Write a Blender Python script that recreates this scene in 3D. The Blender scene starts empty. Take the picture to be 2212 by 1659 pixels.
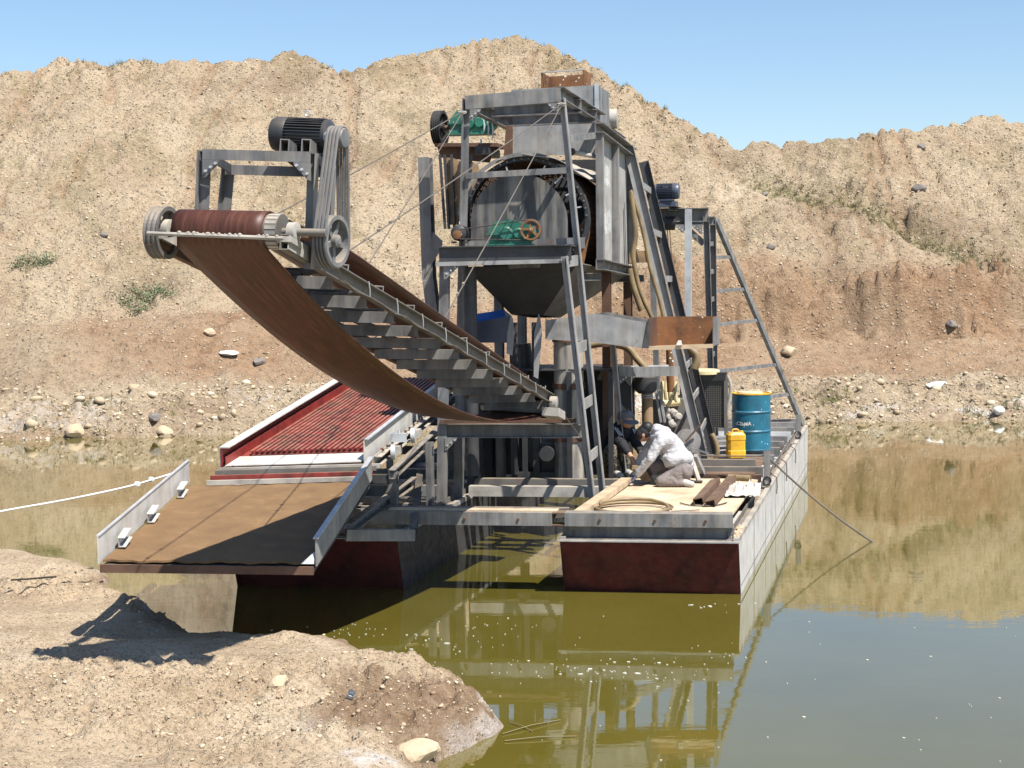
import bpy, bmesh, math, random
import numpy as np
from mathutils import Vector, Matrix

random.seed(7)
rng = np.random.default_rng(11)
scene = bpy.context.scene
COL = scene.collection

# ------------------------------------------------------------------ camera
CAM_H, FOCAL, PITCH, ROLL = 3.5, 3318.0, math.atan(229.5 / 3318.0), 0.012
cam_data = bpy.data.cameras.new("camera")
cam = bpy.data.objects.new("camera", cam_data)
COL.objects.link(cam)
cam_data.sensor_width = 36.0
cam_data.lens = 36.0 * FOCAL / 2212.0
cam_data.clip_end = 2000.0
cam.matrix_world = (Matrix.Translation((0, 0, CAM_H)) @ Matrix.Rotation(math.pi / 2 - PITCH, 4, 'X')
                    @ Matrix.Rotation(-ROLL, 4, 'Z'))
scene.camera = cam

# ------------------------------------------------------------------ light
SUN_TO = Vector((1.50, -1.72, 3.70)).normalized()
sun_el = math.asin(SUN_TO.z)
sun_az = math.atan2(SUN_TO.x, SUN_TO.y)
world = bpy.data.worlds.new("World")
scene.world = world
world.use_nodes = True
wn = world.node_tree
bg = wn.nodes["Background"]
sky = wn.nodes.new("ShaderNodeTexSky")
sky.sky_type = 'NISHITA'
sky.sun_disc = False
sky.sun_elevation = sun_el
sky.sun_rotation = sun_az
sky.air_density = 1.0
sky.dust_density = 0.3
sky.ozone_density = 4.0
wn.links.new(sky.outputs[0], bg.inputs[0])
bg.inputs[1].default_value = 0.085
sun_data = bpy.data.lights.new("sun", 'SUN')
sun = bpy.data.objects.new("sun", sun_data)
COL.objects.link(sun)
sun_data.energy = 4.6
sun_data.angle = math.radians(0.53)
sun_data.color = (1.0, 0.955, 0.88)
sun.rotation_euler = (-SUN_TO).to_track_quat('-Z', 'Y').to_euler()
scene.view_settings.view_transform = 'Standard'
scene.view_settings.look = 'None'
scene.view_settings.exposure = 0.85
scene.view_settings.gamma = 1.0
scene.view_settings.use_curve_mapping = False
scene.cycles.max_bounces = 6
scene.cycles.diffuse_bounces = 1

# ------------------------------------------------------------------ survey helpers
# the dredger's own axes: s metres from the bow, l metres to its left, z above water
ORIGIN = Vector((2.487, 16.676, 0.0))
AX = Vector((math.sin(math.radians(14.6)), math.cos(math.radians(14.6)), 0))
CR = Vector((-math.cos(math.radians(8)), math.sin(math.radians(8)), 0))
NRM = Vector((math.sin(math.radians(8)), math.cos(math.radians(8)), 0))
UP = Vector((0, 0, 1))
EYE = Vector((0, 0, CAM_H))

def W(s, l, z):
    return ORIGIN + AX * s + CR * l + UP * z

def bearing(p):
    u = p[0] - 1106.0
    v = -(p[1] - 829.5)
    cr, sr = math.cos(ROLL), math.sin(ROLL)
    u, v = u * cr + v * sr, -u * sr + v * cr
    d = Vector((u, FOCAL * math.cos(PITCH) + v * math.sin(PITCH), -FOCAL * math.sin(PITCH) + v * math.cos(PITCH)))
    return d / d.y

def at_s(p, s):          # surveyed point on the cross-section s metres from the bow
    d = bearing(p)
    return EYE + d * ((ORIGIN + AX * s - EYE).dot(NRM) / d.dot(NRM))

def at_y(p, y):          # surveyed point at ground distance y
    return EYE + bearing(p) * y

def at_z(p, z):          # surveyed point at height z
    d = bearing(p)
    return EYE + d * ((z - CAM_H) / d.z)

def plot(ox, oy, w):
    k = w / 2212.0
    return lambda x, y: ((ox + k * x) / 1.79385, (oy + k * y) / 1.79385)
A = plot(520, 400, 900); B = plot(1560, 220, 900); C = plot(1560, 800, 900); D = plot(2260, 650, 900)
E = plot(1100, 900, 1200); F = plot(2060, 1250, 900); G = plot(340, 1400, 1300); HH = plot(1560, 1400, 900)
I = plot(2060, 1500, 1200); L = plot(2600, 1450, 600); J = plot(0, 2050, 2000)

# ------------------------------------------------------------------ mesh builder
class MB:
    def __init__(self):
        self.v = []; self.f = []; self.smooth = []

    def add(self, vs, fs, smooth=False):
        o = len(self.v)
        self.v += [Vector(x) for x in vs]
        self.f += [[i + o for i in f] for f in fs]
        self.smooth += [smooth] * len(fs)
        return self

    def prism(self, p, q, prof, up=None):
        p, q = Vector(p), Vector(q)
        d = (q - p).normalized()
        u = Vector(up) if up is not None else (UP if abs(d.z) < 0.93 else AX)
        side = d.cross(u).normalized()
        u = side.cross(d).normalized()
        n = len(prof)
        vs = [p + side * a + u * b for a, b in prof] + [q + side * a + u * b for a, b in prof]
        fs = [[i, (i + 1) % n, n + (i + 1) % n, n + i] for i in range(n)]
        fs += [list(range(n))[::-1], list(range(n, 2 * n))]
        return self.add(vs, fs)

    def bar(self, p, q, w, h, up=None):
        w, h = w / 2, h / 2
        return self.prism(p, q, [(-w, -h), (w, -h), (w, h), (-w, h)], up)

    def channel(self, p, q, w, h, t=0.012, up=None, flip=False):
        a, b = w / 2, h / 2
        pr = [(-a, -b), (a, -b), (a, -b + t), (-a + t, -b + t), (-a + t, b - t), (a, b - t), (a, b), (-a, b)]
        if flip:
            pr = [(-x, y) for x, y in pr][::-1]
        return self.prism(p, q, pr, up)

    def ibeam(self, p, q, w, h, t=0.014, up=None):
        a, b, c = w / 2, h / 2, t / 2
        pr = [(-a, -b), (a, -b), (a, -b + t), (c, -b + t), (c, b - t), (a, b - t), (a, b), (-a, b), (-a, b - t),
              (-c, b - t), (-c, -b + t), (-a, -b + t)]
        return self.prism(p, q, pr, up)

    def angle(self, p, q, w, h, t=0.01, up=None, flip=False):
        a, b = w / 2, h / 2
        pr = [(-a, -b), (a, -b), (a, -b + t), (-a + t, -b + t), (-a + t, b), (-a, b)]
        if flip:
            pr = [(-x, y) for x, y in pr][::-1]
        return self.prism(p, q, pr, up)

    def box(self, c, x, y, z):
        c, x, y, z = Vector(c), Vector(x), Vector(y), Vector(z)
        vs = [c + x * i + y * j + z * k for i in (-1, 1) for j in (-1, 1) for k in (-1, 1)]
        fs = [[0, 1, 3, 2], [4, 6, 7, 5], [0, 4, 5, 1], [2, 3, 7, 6], [0, 2, 6, 4], [1, 5, 7, 3]]
        return self.add(vs, fs)

    def plate(self, pts, t, n=None):
        pts = [Vector(p) for p in pts]
        if n is None:
            n = Vector((0, 0, 0))
            for i in range(len(pts)):
                n += (pts[i] - pts[0]).cross(pts[(i + 1) % len(pts)] - pts[0])
        n = Vector(n).normalized() * (t / 2)
        k = len(pts)
        vs = [p + n for p in pts] + [p - n for p in pts]
        fs = [list(range(k)), list(range(k, 2 * k))[::-1]] + [[i, k + i, k + (i + 1) % k, (i + 1) % k] for i in range(k)]
        return self.add(vs, fs)

    def lathe(self, p, d, prof, n=24, caps=True, smooth=True):
        p, d = Vector(p), Vector(d).normalized()
        u = d.orthogonal().normalized(); w = d.cross(u)
        vs = []
        for r, h in prof:
            for i in range(n):
                a = 2 * math.pi * i / n
                vs.append(p + d * h + (u * math.cos(a) + w * math.sin(a)) * r)
        fs = []
        for j in range(len(prof) - 1):
            for i in range(n):
                fs.append([j * n + i, j * n + (i + 1) % n, (j + 1) * n + (i + 1) % n, (j + 1) * n + i])
        self.add(vs, fs, smooth)
        if caps:
            m = len(prof) - 1
            self.add([vs[i] for i in range(n)], [list(range(n))[::-1]])
            self.add([vs[m * n + i] for i in range(n)], [list(range(n))])
        return self

    def cyl(self, p, q, r, r2=None, n=16, caps=True, smooth=True):
        p, q = Vector(p), Vector(q)
        return self.lathe(p, q - p, [(r, 0), (r if r2 is None else r2, (q - p).length)], n, caps, smooth)

    def ball(self, c, r, n=12, sc=(1, 1, 1)):
        c = Vector(c); vs = []; fs = []
        m = n // 2
        for j in range(m + 1):
            t = math.pi * j / m
            for i in range(n):
                a = 2 * math.pi * i / n
                vs.append(c + Vector((r * sc[0] * math.sin(t) * math.cos(a), r * sc[1] * math.sin(t) * math.sin(a), r * sc[2] * math.cos(t))))
        for j in range(m):
            for i in range(n):
                fs.append([j * n + i, (j + 1) * n + i, (j + 1) * n + (i + 1) % n, j * n + (i + 1) % n])
        return self.add(vs, fs, True)

    def tube(self, pts, r, n=8, closed=False, smooth=True):
        pts = [Vector(p) for p in pts]
        k = len(pts)
        rad = r if isinstance(r, (list, tuple)) else [r] * k
        vs = []; prev = None
        for i in range(k):
            if closed:
                d = pts[(i + 1) % k] - pts[i - 1]
            else:
                d = pts[min(i + 1, k - 1)] - pts[max(i - 1, 0)]
            d.normalize()
            u = (prev - d * prev.dot(d)) if prev is not None else d.orthogonal()
            u = u.normalized(); prev = u
            w = d.cross(u)
            for j in range(n):
                a = 2 * math.pi * j / n
                vs.append(pts[i] + (u * math.cos(a) + w * math.sin(a)) * rad[i])
        fs = []
        for i in range(k if closed else k - 1):
            for j in range(n):
                fs.append([i * n + j, i * n + (j + 1) % n, ((i + 1) % k) * n + (j + 1) % n, ((i + 1) % k) * n + j])
        if not closed:
            fs += [list(range(n))[::-1], list(range((k - 1) * n, k * n))]
        return self.add(vs, fs, smooth)

    def ribbon(self, rows, t):
        """rows of equal length points -> thick curved sheet"""
        m, k = len(rows), len(rows[0])
        top = []
        for i in range(m):
            for j in range(k):
                a = Vector(rows[min(i + 1, m - 1)][j]) - Vector(rows[max(i - 1, 0)][j])
                b = Vector(rows[i][min(j + 1, k - 1)]) - Vector(rows[i][max(j - 1, 0)])
                top.append(a.cross(b).normalized() * (t / 2))
        P = [Vector(rows[i][j]) for i in range(m) for j in range(k)]
        vs = [P[i] + top[i] for i in range(m * k)] + [P[i] - top[i] for i in range(m * k)]
        N = m * k; fs = []
        for i in range(m - 1):
            for j in range(k - 1):
                a, b, c, d = i * k + j, i * k + j + 1, (i + 1) * k + j + 1, (i + 1) * k + j
                fs.append([a, b, c, d]); fs.append([N + d, N + c, N + b, N + a])
        for i in range(m - 1):
            for j in (0, k - 1):
                a, d = i * k + j, (i + 1) * k + j
                fs.append([a, d, N + d, N + a])
        for j in range(k - 1):
            for i in (0, m - 1):
                a, b = i * k + j, i * k + j + 1
                fs.append([a, b, N + b, N + a])
        return self.add(vs, fs, True)

    def obj(self, name, mat, parent=None, label=None):
        base = Vector((0, 0, 0))
        p = parent
        while p is not None:
            base += p.location; p = p.parent
        me = bpy.data.meshes.new(name)
        vs = [(x - base) for x in self.v]
        me.from_pydata([tuple(x) for x in vs], [], self.f)
        me.polygons.foreach_set("use_smooth", self.smooth)
        bm = bmesh.new(); bm.from_mesh(me)
        bmesh.ops.recalc_face_normals(bm, faces=bm.faces)
        bm.to_mesh(me); bm.free()
        if any(self.smooth):
            me.set_sharp_from_angle(angle=math.radians(38))
        me.materials.append(mat)
        o = bpy.data.objects.new(name, me)
        COL.objects.link(o)
        if parent is not None:
            o.parent = parent
        if label:
            o["label"] = label
        return o

def thing(name, label, cat, loc, group=None):
    o = bpy.data.objects.new(name, None)
    o.empty_display_size = 0.1
    COL.objects.link(o)
    o.location = loc
    o["label"] = label; o["category"] = cat; o["kind"] = "thing"
    if group: o["group"] = group
    return o

def tag(o, label, cat, group=None):
    o["label"] = label; o["category"] = cat
    o["kind"] = "thing"
    if group: o["group"] = group
    return o

# ------------------------------------------------------------------ materials
def new_mat(name):
    m = bpy.data.materials.new(name); m.use_nodes = True
    nt = m.node_tree
    return m, nt, nt.nodes["Principled BSDF"]

def N(nt, t, **kw):
    n = nt.nodes.new(t)
    for k, v in kw.items():
        setattr(n, k, v)
    return n

def noise(nt, vec, scale, detail=5, rough=0.6, mapscale=None):
    if mapscale is not None:
        mp = N(nt, "ShaderNodeMapping"); mp.inputs["Scale"].default_value = mapscale
        nt.links.new(vec, mp.inputs["Vector"]); vec = mp.outputs[0]
    n = N(nt, "ShaderNodeTexNoise")
    n.inputs["Scale"].default_value = scale; n.inputs["Detail"].default_value = detail
    n.inputs["Roughness"].default_value = rough
    nt.links.new(vec, n.inputs["Vector"])
    return n.outputs["Fac"]

def ramp(nt, fac, stops):
    r = N(nt, "ShaderNodeValToRGB")
    el = r.color_ramp.elements
    while len(el) > 1: el.remove(el[-1])
    for i, (p, c) in enumerate(stops):
        e = el[0] if i == 0 else el.new(p)
        e.position = p
        e.color = c if isinstance(c, tuple) and len(c) == 4 else ((*c, 1) if isinstance(c, tuple) else (c, c, c, 1))
    nt.links.new(fac, r.inputs[0])
    return r.outputs[0]

def mix(nt, fac, a, b, mode='MIX'):
    m = N(nt, "ShaderNodeMix"); m.data_type = 'RGBA'; m.blend_type = mode
    for sock, val in ((m.inputs[0], fac), (m.inputs[6], a), (m.inputs[7], b)):
        if hasattr(val, "is_output"):
            nt.links.new(val, sock)
        elif isinstance(val, tuple):
            sock.default_value = (*val, 1) if len(val) == 3 else val
        else:
            sock.default_value = val
    return m.outputs[2]

def math_(nt, op, a, b=0.0, clamp=False):
    m = N(nt, "ShaderNodeMath", operation=op); m.use_clamp = clamp
    for sock, val in ((m.inputs[0], a), (m.inputs[1], b)):
        if hasattr(val, "is_output"): nt.links.new(val, sock)
        else: sock.default_value = val
    return m.outputs[0]

def bump(nt, bsdf, h, strength=0.3, dist=0.02):
    b = N(nt, "ShaderNodeBump"); b.inputs["Strength"].default_value = strength; b.inputs["Distance"].default_value = dist
    nt.links.new(h, b.inputs["Height"]); nt.links.new(b.outputs[0], bsdf.inputs["Normal"])

RUST = (0.17, 0.06, 0.022); DUST = (0.50, 0.38, 0.24)

def paint(name, rgb, rough=0.5, metal=0.0, var=0.18, rust=0.0, dust=0.25, streak=0.0, rustc=RUST, bumps=0.12, spots=0.0):
    m, nt, b = new_mat(name)
    tc = N(nt, "ShaderNodeTexCoord").outputs["Object"]
    n1 = noise(nt, tc, 3.5, 6)
    dark = tuple(c * (1 - var * 1.6) for c in rgb); lite = tuple(min(1, c * (1 + var)) for c in rgb)
    col = ramp(nt, n1, [(0.3, dark), (0.52, rgb), (0.72, lite)])
    if streak:
        ns = noise(nt, tc, 9.0, 4, 0.6, (1.0, 1.0, 0.07))
        f = ramp(nt, ns, [(0.42, 0.0), (0.68, streak)])
        col = mix(nt, f, col, (0.62, 0.56, 0.47))
        ns2 = noise(nt, tc, 14.0, 4, 0.6, (1.0, 1.0, 0.05))
        f = ramp(nt, ns2, [(0.55, 0.0), (0.75, streak * 0.6)])
        col = mix(nt, f, col, (0.2, 0.17, 0.14))
    if rust:
        nr = noise(nt, tc, 6.0, 8, 0.7)
        f = ramp(nt, nr, [(0.66 - 0.3 * rust, 0.0), (0.76 - 0.25 * rust, min(1.0, 0.35 + rust))])
        nr2 = noise(nt, tc, 26.0, 4)
        rc = ramp(nt, nr2, [(0.35, tuple(c * 0.5 for c in rustc)), (0.55, rustc), (0.7, tuple(c * 1.8 for c in rustc))])
        col = mix(nt, f, col, rc)
    if spots:
        v = N(nt, "ShaderNodeTexVoronoi"); v.inputs["Scale"].default_value = 16.0
        nt.links.new(tc, v.inputs["Vector"])
        nn = noise(nt, tc, 5.0, 2)
        thr = ramp(nt, nn, [(0.45, 0.0), (0.7, spots)])
        lt = math_(nt, 'LESS_THAN', v.outputs["Distance"], thr)
        col = mix(nt, lt, col, (0.7, 0.68, 0.6))
    if dust:
        g = N(nt, "ShaderNodeNewGeometry")
        sx = N(nt, "ShaderNodeSeparateXYZ"); nt.links.new(g.outputs["Normal"], sx.inputs[0])
        nd = noise(nt, tc, 5.0, 6, 0.7)
        upf = math_(nt, 'MULTIPLY', math_(nt, 'ADD', sx.outputs["Z"], 0.15, True), ramp(nt, nd, [(0.3, 0.15), (0.65, 1.0)]))
        col = mix(nt, math_(nt, 'MULTIPLY', upf, dust, True), col, DUST)
    nt.links.new(col, b.inputs["Base Color"])
    nq = noise(nt, tc, 11.0, 4)
    nt.links.new(ramp(nt, nq, [(0.3, max(0.05, rough - 0.12)), (0.7, min(1.0, rough + 0.18))]), b.inputs["Roughness"])
    b.inputs["Metallic"].default_value = metal
    if bumps:
        bump(nt, b, noise(nt, tc, 30.0, 4), bumps, 0.004)
    return m

M = {}
M['grey'] = paint('grey_paint', (0.122, 0.128, 0.138), 0.5, var=0.32, rust=0.2, dust=0.42, streak=0.22)
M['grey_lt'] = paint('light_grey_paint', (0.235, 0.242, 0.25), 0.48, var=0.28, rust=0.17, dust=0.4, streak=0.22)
M['near_black'] = paint('near_black_steel', (0.028, 0.03, 0.035), 0.55, rust=0.06, dust=0.12)  # near-black puts the shade under the drum and in the well into the colour
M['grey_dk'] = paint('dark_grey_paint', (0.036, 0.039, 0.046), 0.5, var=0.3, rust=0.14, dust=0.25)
M['steel_dirty'] = paint('dirty_steel', (0.125, 0.118, 0.11), 0.55, rust=0.26, dust=0.45)
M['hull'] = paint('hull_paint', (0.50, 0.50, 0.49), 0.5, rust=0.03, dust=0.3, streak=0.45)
M['wall'] = paint('weathered_wall_paint', (0.33, 0.325, 0.315), 0.55, var=0.2, rust=0.08, dust=0.3, streak=0.35)
M['tank'] = paint('sun_striped_tank', (0.16, 0.155, 0.15), 0.5, var=0.3, rust=0.2, dust=0.2, streak=0.8)  # pale streaks paint in stripes of sunlight
M['bow_rust'] = paint('rusted_bow_plate', (0.072, 0.009, 0.005), 0.82, var=0.4, rust=0.3, rustc=(0.085, 0.02, 0.009), dust=0.0)
M['rust'] = paint('rusty_sheet', (0.20, 0.085, 0.03), 0.75, var=0.4, rust=0.4, rustc=(0.24, 0.085, 0.025), dust=0.2, spots=0.30)
M['rust_dk'] = paint('dark_rusty_steel', (0.10, 0.05, 0.03), 0.7, var=0.3, rust=0.3, dust=0.25)
M['rust_tan'] = paint('yellowed_rust', (0.27, 0.175, 0.095), 0.7, var=0.35, rust=0.3, rustc=(0.16, 0.065, 0.025), dust=0.3)
M['galv'] = paint('galvanised_steel', (0.52, 0.54, 0.56), 0.38, metal=0.25, dust=0.25, rust=0.04)
M['dusty'] = paint('dusty_metal', (0.34, 0.325, 0.30), 0.7, var=0.3, rust=0.18, dust=0.45)
M['black'] = paint('black_iron', (0.018, 0.019, 0.022), 0.42, var=0.3, dust=0.12)
M['motor'] = paint('charcoal_motor_paint', (0.028, 0.031, 0.038), 0.38, var=0.25, dust=0.15)
M['motor_blue'] = paint('blue_grey_motor_paint', (0.05, 0.065, 0.10), 0.35, dust=0.15)
M['rubber'] = paint('black_rubber', (0.02, 0.02, 0.021), 0.6, dust=0.2)
M['rubber_grey'] = paint('dusty_drive_rubber', (0.13, 0.13, 0.135), 0.6, dust=0.3)
M['green'] = paint('green_gearbox_paint', (0.012, 0.15, 0.105), 0.4, var=0.35, dust=0.3, rust=0.1)
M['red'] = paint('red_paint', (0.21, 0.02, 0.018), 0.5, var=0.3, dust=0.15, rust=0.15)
M['red_dusty'] = paint('dusty_red_riffle', (0.20, 0.02, 0.018), 0.6, var=0.55, dust=0.34, rust=0.3, rustc=(0.2, 0.05, 0.03))
M['red_dk'] = paint('dark_red_floor', (0.07, 0.016, 0.014), 0.6, var=0.4, dust=0.1)
M['blue'] = paint('blue_paint', (0.012, 0.14, 0.55), 0.45, dust=0.1)
M['teal'] = paint('teal_drum_paint', (0.008, 0.125, 0.20), 0.38, var=0.3, rust=0.08, dust=0.15, spots=0.2)
M['yellow'] = paint('yellow_plastic', (0.72, 0.40, 0.02), 0.45, var=0.25, dust=0.15, rust=0.06, rustc=(0.3, 0.14, 0.02))
M['cream'] = paint('cream_paint', (0.70, 0.58, 0.33), 0.55, rust=0.1, dust=0.3)
M['white'] = paint('white_paint', (0.75, 0.75, 0.73), 0.5, dust=0.15)
M['wood'] = paint('dusty_timber', (0.46, 0.35, 0.23), 0.8, var=0.25, dust=0.3)
M['rope'] = paint('steel_rope', (0.13, 0.11, 0.09), 0.7, dust=0.0)
M['rope_white'] = paint('white_rope', (0.72, 0.72, 0.70), 0.8, dust=0.0)
M['hose'] = paint('tan_hose', (0.21, 0.15, 0.075), 0.5, var=0.35, dust=0.3)
M['plastic'] = paint('dirty_plastic_sheet', (0.66, 0.62, 0.57), 0.4, dust=0.3)
M['hair'] = paint('black_hair', (0.012, 0.011, 0.011), 0.55, dust=0.0)
M['skin'] = paint('skin', (0.48, 0.26, 0.17), 0.5, var=0.1, dust=0.0, bumps=0.05)
M['shoe'] = paint('grey_shoe', (0.42, 0.41, 0.38), 0.7, dust=0.2)

def cloth(name, rgb, var=0.15, pattern=None):
    m, nt, b = new_mat(name)
    tc = N(nt, "ShaderNodeTexCoord").outputs["Object"]
    n1 = noise(nt, tc, 14, 4)
    col = ramp(nt, n1, [(0.35, tuple(c * (1 - var) for c in rgb)), (0.65, tuple(min(1, c * (1 + var)) for c in rgb))])
    if pattern:
        col = ramp(nt, noise(nt, tc, 13, 2), [(0.44, rgb), (0.47, pattern[0]), (0.56, pattern[0]), (0.58, pattern[1])])
    nt.links.new(col, b.inputs["Base Color"])
    b.inputs["Roughness"].default_value = 0.9
    w = N(nt, "ShaderNodeTexWave"); w.inputs["Scale"].default_value = 9; w.inputs["Distortion"].default_value = 7
    w.inputs["Detail"].default_value = 2
    nt.links.new(tc, w.inputs["Vector"])
    bump(nt, b, noise(nt, tc, 9, 3, 0.5, (1, 1, 2.2)), 0.6, 0.03)
    return m
M['hoodie'] = cloth('pale_grey_hoodie_cloth', (0.44, 0.44, 0.455))
M['trouser'] = cloth('dusty_grey_trousers', (0.20, 0.17, 0.16))
M['black_cloth'] = cloth('black_cloth', (0.018, 0.018, 0.022))
M['camo'] = cloth('camouflage_cloth', (0.035, 0.033, 0.025), pattern=((0.16, 0.14, 0.10), (0.02, 0.02, 0.015)))
M['cap'] = cloth('grey_cap_cloth', (0.13, 0.13, 0.135))
M['glove'] = cloth('blue_grey_glove', (0.12, 0.12, 0.18))

def belt_mat():
    m, nt, b = new_mat('worn_red_brown_conveyor_belt')
    tc = N(nt, "ShaderNodeTexCoord").outputs["UV"]
    n1 = noise(nt, tc, 6, 6, 0.65, (0.35, 5.0, 1.0))
    col = ramp(nt, n1, [(0.3, (0.028, 0.009, 0.004)), (0.5, (0.068, 0.020, 0.010)), (0.7, (0.125, 0.046, 0.028))])
    n2 = noise(nt, tc, 30, 4, 0.7, (0.3, 2.0, 1.0))
    col = mix(nt, ramp(nt, n2, [(0.6, 0.0), (0.75, 0.28)]), col, (0.25, 0.18, 0.12))
    nt.links.new(col, b.inputs["Base Color"]); b.inputs["Roughness"].default_value = 0.5
    bump(nt, b, n2, 0.15, 0.003)
    return m
M['belt'] = belt_mat()

def mat_mat():
    m, nt, b = new_mat('brown_ribbed_sluice_matting')
    tc = N(nt, "ShaderNodeTexCoord").outputs["UV"]
    w = N(nt, "ShaderNodeTexWave"); w.bands_direction = 'Y'; w.inputs["Scale"].default_value = 11
    w.inputs["Distortion"].default_value = 1.5; w.inputs["Detail"].default_value = 3; w.inputs["Detail Scale"].default_value = 3
    nt.links.new(tc, w.inputs["Vector"])
    n1 = noise(nt, tc, 3, 6, 0.65)
    col = ramp(nt, n1, [(0.3, (0.13, 0.075, 0.036)), (0.55, (0.21, 0.125, 0.058)), (0.75, (0.31, 0.20, 0.10))])
    col = mix(nt, ramp(nt, w.outputs["Fac"], [(0.2, 0.35), (0.6, 0.0)]), col, (0.17, 0.09, 0.04))
    n3 = noise(nt, tc, 120, 3)
    col = mix(nt, 0.35, col, ramp(nt, n3, [(0.3, (0.10, 0.05, 0.02)), (0.7, (0.32, 0.19, 0.08))]))
    nt.links.new(col, b.inputs["Base Color"]); b.inputs["Roughness"].default_value = 0.95
    bump(nt, b, w.outputs["Fac"], 0.6, 0.012)
    return m
M['matting'] = mat_mat()

def deck_mat():
    m, nt, b = new_mat('sandy_deck_plate')
    tc = N(nt, "ShaderNodeTexCoord").outputs["Object"]
    n1 = noise(nt, tc, 2.2, 8, 0.65)
    col = ramp(nt, n1, [(0.3, (0.36, 0.25, 0.15)), (0.5, (0.56, 0.43, 0.29)), (0.7, (0.66, 0.54, 0.38))])
    n2 = noise(nt, tc, 60, 3, 0.7)
    col = mix(nt, ramp(nt, n2, [(0.62, 0.0), (0.72, 0.7)]), col, (0.22, 0.15, 0.09))
    nt.links.new(col, b.inputs["Base Color"]); b.inputs["Roughness"].default_value = 0.95
    bump(nt, b, n2, 0.5, 0.01)
    return m
M['deck'] = deck_mat()

def soil_mat(name, near):
    m, nt, b = new_mat(name)
    tc = N(nt, "ShaderNodeTexCoord").outputs["Object"]
    at = N(nt, "ShaderNodeAttribute"); at.attribute_name = "zone"
    sep = N(nt, "ShaderNodeSeparateColor"); nt.links.new(at.outputs["Color"], sep.inputs[0])
    big = noise(nt, tc, 0.35 if not near else 0.9, 6, 0.6)
    if near:
        tan = ramp(nt, big, [(0.3, (0.48, 0.36, 0.24)), (0.5, (0.62, 0.485, 0.335)), (0.7, (0.70, 0.57, 0.415))])
    else:
        tan = ramp(nt, big, [(0.3, (0.36, 0.27, 0.185)), (0.47, (0.50, 0.395, 0.275)), (0.58, (0.54, 0.43, 0.30)), (0.75, (0.62, 0.505, 0.365))])
    fine = noise(nt, tc, 3.4 if not near else 9.0, 7, 0.8)
    tan = mix(nt, 0.6, tan, ramp(nt, fine, [(0.34, (0.5, 0.47, 0.42)), (0.5, (0.98, 0.98, 0.98)), (0.66, (1.0, 1.0, 1.0))]), 'MULTIPLY')
    spk = noise(nt, tc, 13.0 if not near else 38.0, 3, 0.75)
    tan = mix(nt, 0.85, tan, ramp(nt, spk, [(0.35, (0.36, 0.32, 0.28)), (0.44, (0.86, 0.85, 0.83)), (0.6, (1.0, 1.0, 1.0))]), 'MULTIPLY')
    red = ramp(nt, fine, [(0.3, (0.17, 0.11, 0.066)), (0.5, (0.30, 0.205, 0.13)), (0.7, (0.42, 0.31, 0.21))]) if near else ramp(nt, fine, [(0.3, (0.19, 0.115, 0.068)), (0.5, (0.35, 0.222, 0.135)), (0.7, (0.45, 0.31, 0.20))])
    col = mix(nt, sep.outputs[0], tan, red)
    grn = ramp(nt, noise(nt, tc, 7.0, 5, 0.7), [(0.42, 0.0), (0.6, 1.0)])
    col = mix(nt, math_(nt, 'MULTIPLY', grn, sep.outputs[1]), col, (0.15, 0.155, 0.055))
    pal = ramp(nt, noise(nt, tc, 4.0, 6, 0.7), [(0.44, 0.0), (0.56, 1.0)])
    col = mix(nt, math_(nt, 'MULTIPLY', pal, sep.outputs[2]), col, (0.74, 0.70, 0.66))
    # pebbles pressed into the soil
    v = N(nt, "ShaderNodeTexVoronoi"); v.inputs["Scale"].default_value = 7.0 if not near else 24.0
    nt.links.new(tc, v.inputs["Vector"])
    stone = ramp(nt, v.outputs["Distance"], [(0.18, 1.0), (0.34, 0.0)])
    sc = N(nt, "ShaderNodeSeparateColor"); nt.links.new(v.outputs["Color"], sc.inputs[0])
    pick = math_(nt, 'GREATER_THAN', sc.outputs[0], 0.55)
    stc = ramp(nt, sc.outputs[1], [(0.0, (0.19, 0.155, 0.125)), (0.5, (0.50, 0.41, 0.30)), (1.0, (0.66, 0.58, 0.47))])
    col = mix(nt, math_(nt, 'MULTIPLY', math_(nt, 'MULTIPLY', stone, pick), 0.7), col, stc)
    nt.links.new(col, b.inputs["Base Color"]); b.inputs["Roughness"].default_value = 1.0
    b.inputs["Specular IOR Level"].default_value = 0.1
    hgt = math_(nt, 'ADD', fine, math_(nt, 'MULTIPLY', math_(nt, 'MULTIPLY', stone, pick), 0.4))
    hgt = math_(nt, 'ADD', hgt, math_(nt, 'MULTIPLY', spk, 0.5))
    bump(nt, b, hgt, 1.0, 0.16 if not near else 0.06)
    return m
M['hill'] = soil_mat('spoil_heap_soil', False)
M['bank'] = soil_mat('sandy_bank_soil', True)

def rock_mat(name, cols):
    m, nt, b = new_mat(name)
    g = N(nt, "ShaderNodeNewGeometry")
    c = ramp(nt, g.outputs["Random Per Island"], cols)
    tc = N(nt, "ShaderNodeTexCoord").outputs["Object"]
    n = noise(nt, tc, 12, 4)
    c = mix(nt, 0.5, c, ramp(nt, n, [(0.3, 0.6), (0.7, 1.0)]), 'MULTIPLY')
    nt.links.new(c, b.inputs["Base Color"]); b.inputs["Roughness"].default_value = 0.95
    b.inputs["Specular IOR Level"].default_value = 0.15
    bump(nt, b, n, 0.4, 0.02)
    return m
M['rocks'] = rock_mat('tan_rubble', [(0.0, (0.16, 0.13, 0.10)), (0.12, (0.33, 0.25, 0.17)), (0.4, (0.48, 0.375, 0.25)), (0.75, (0.57, 0.46, 0.32)), (0.93, (0.62, 0.51, 0.37)), (1.0, (0.66, 0.58, 0.46))])
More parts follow.
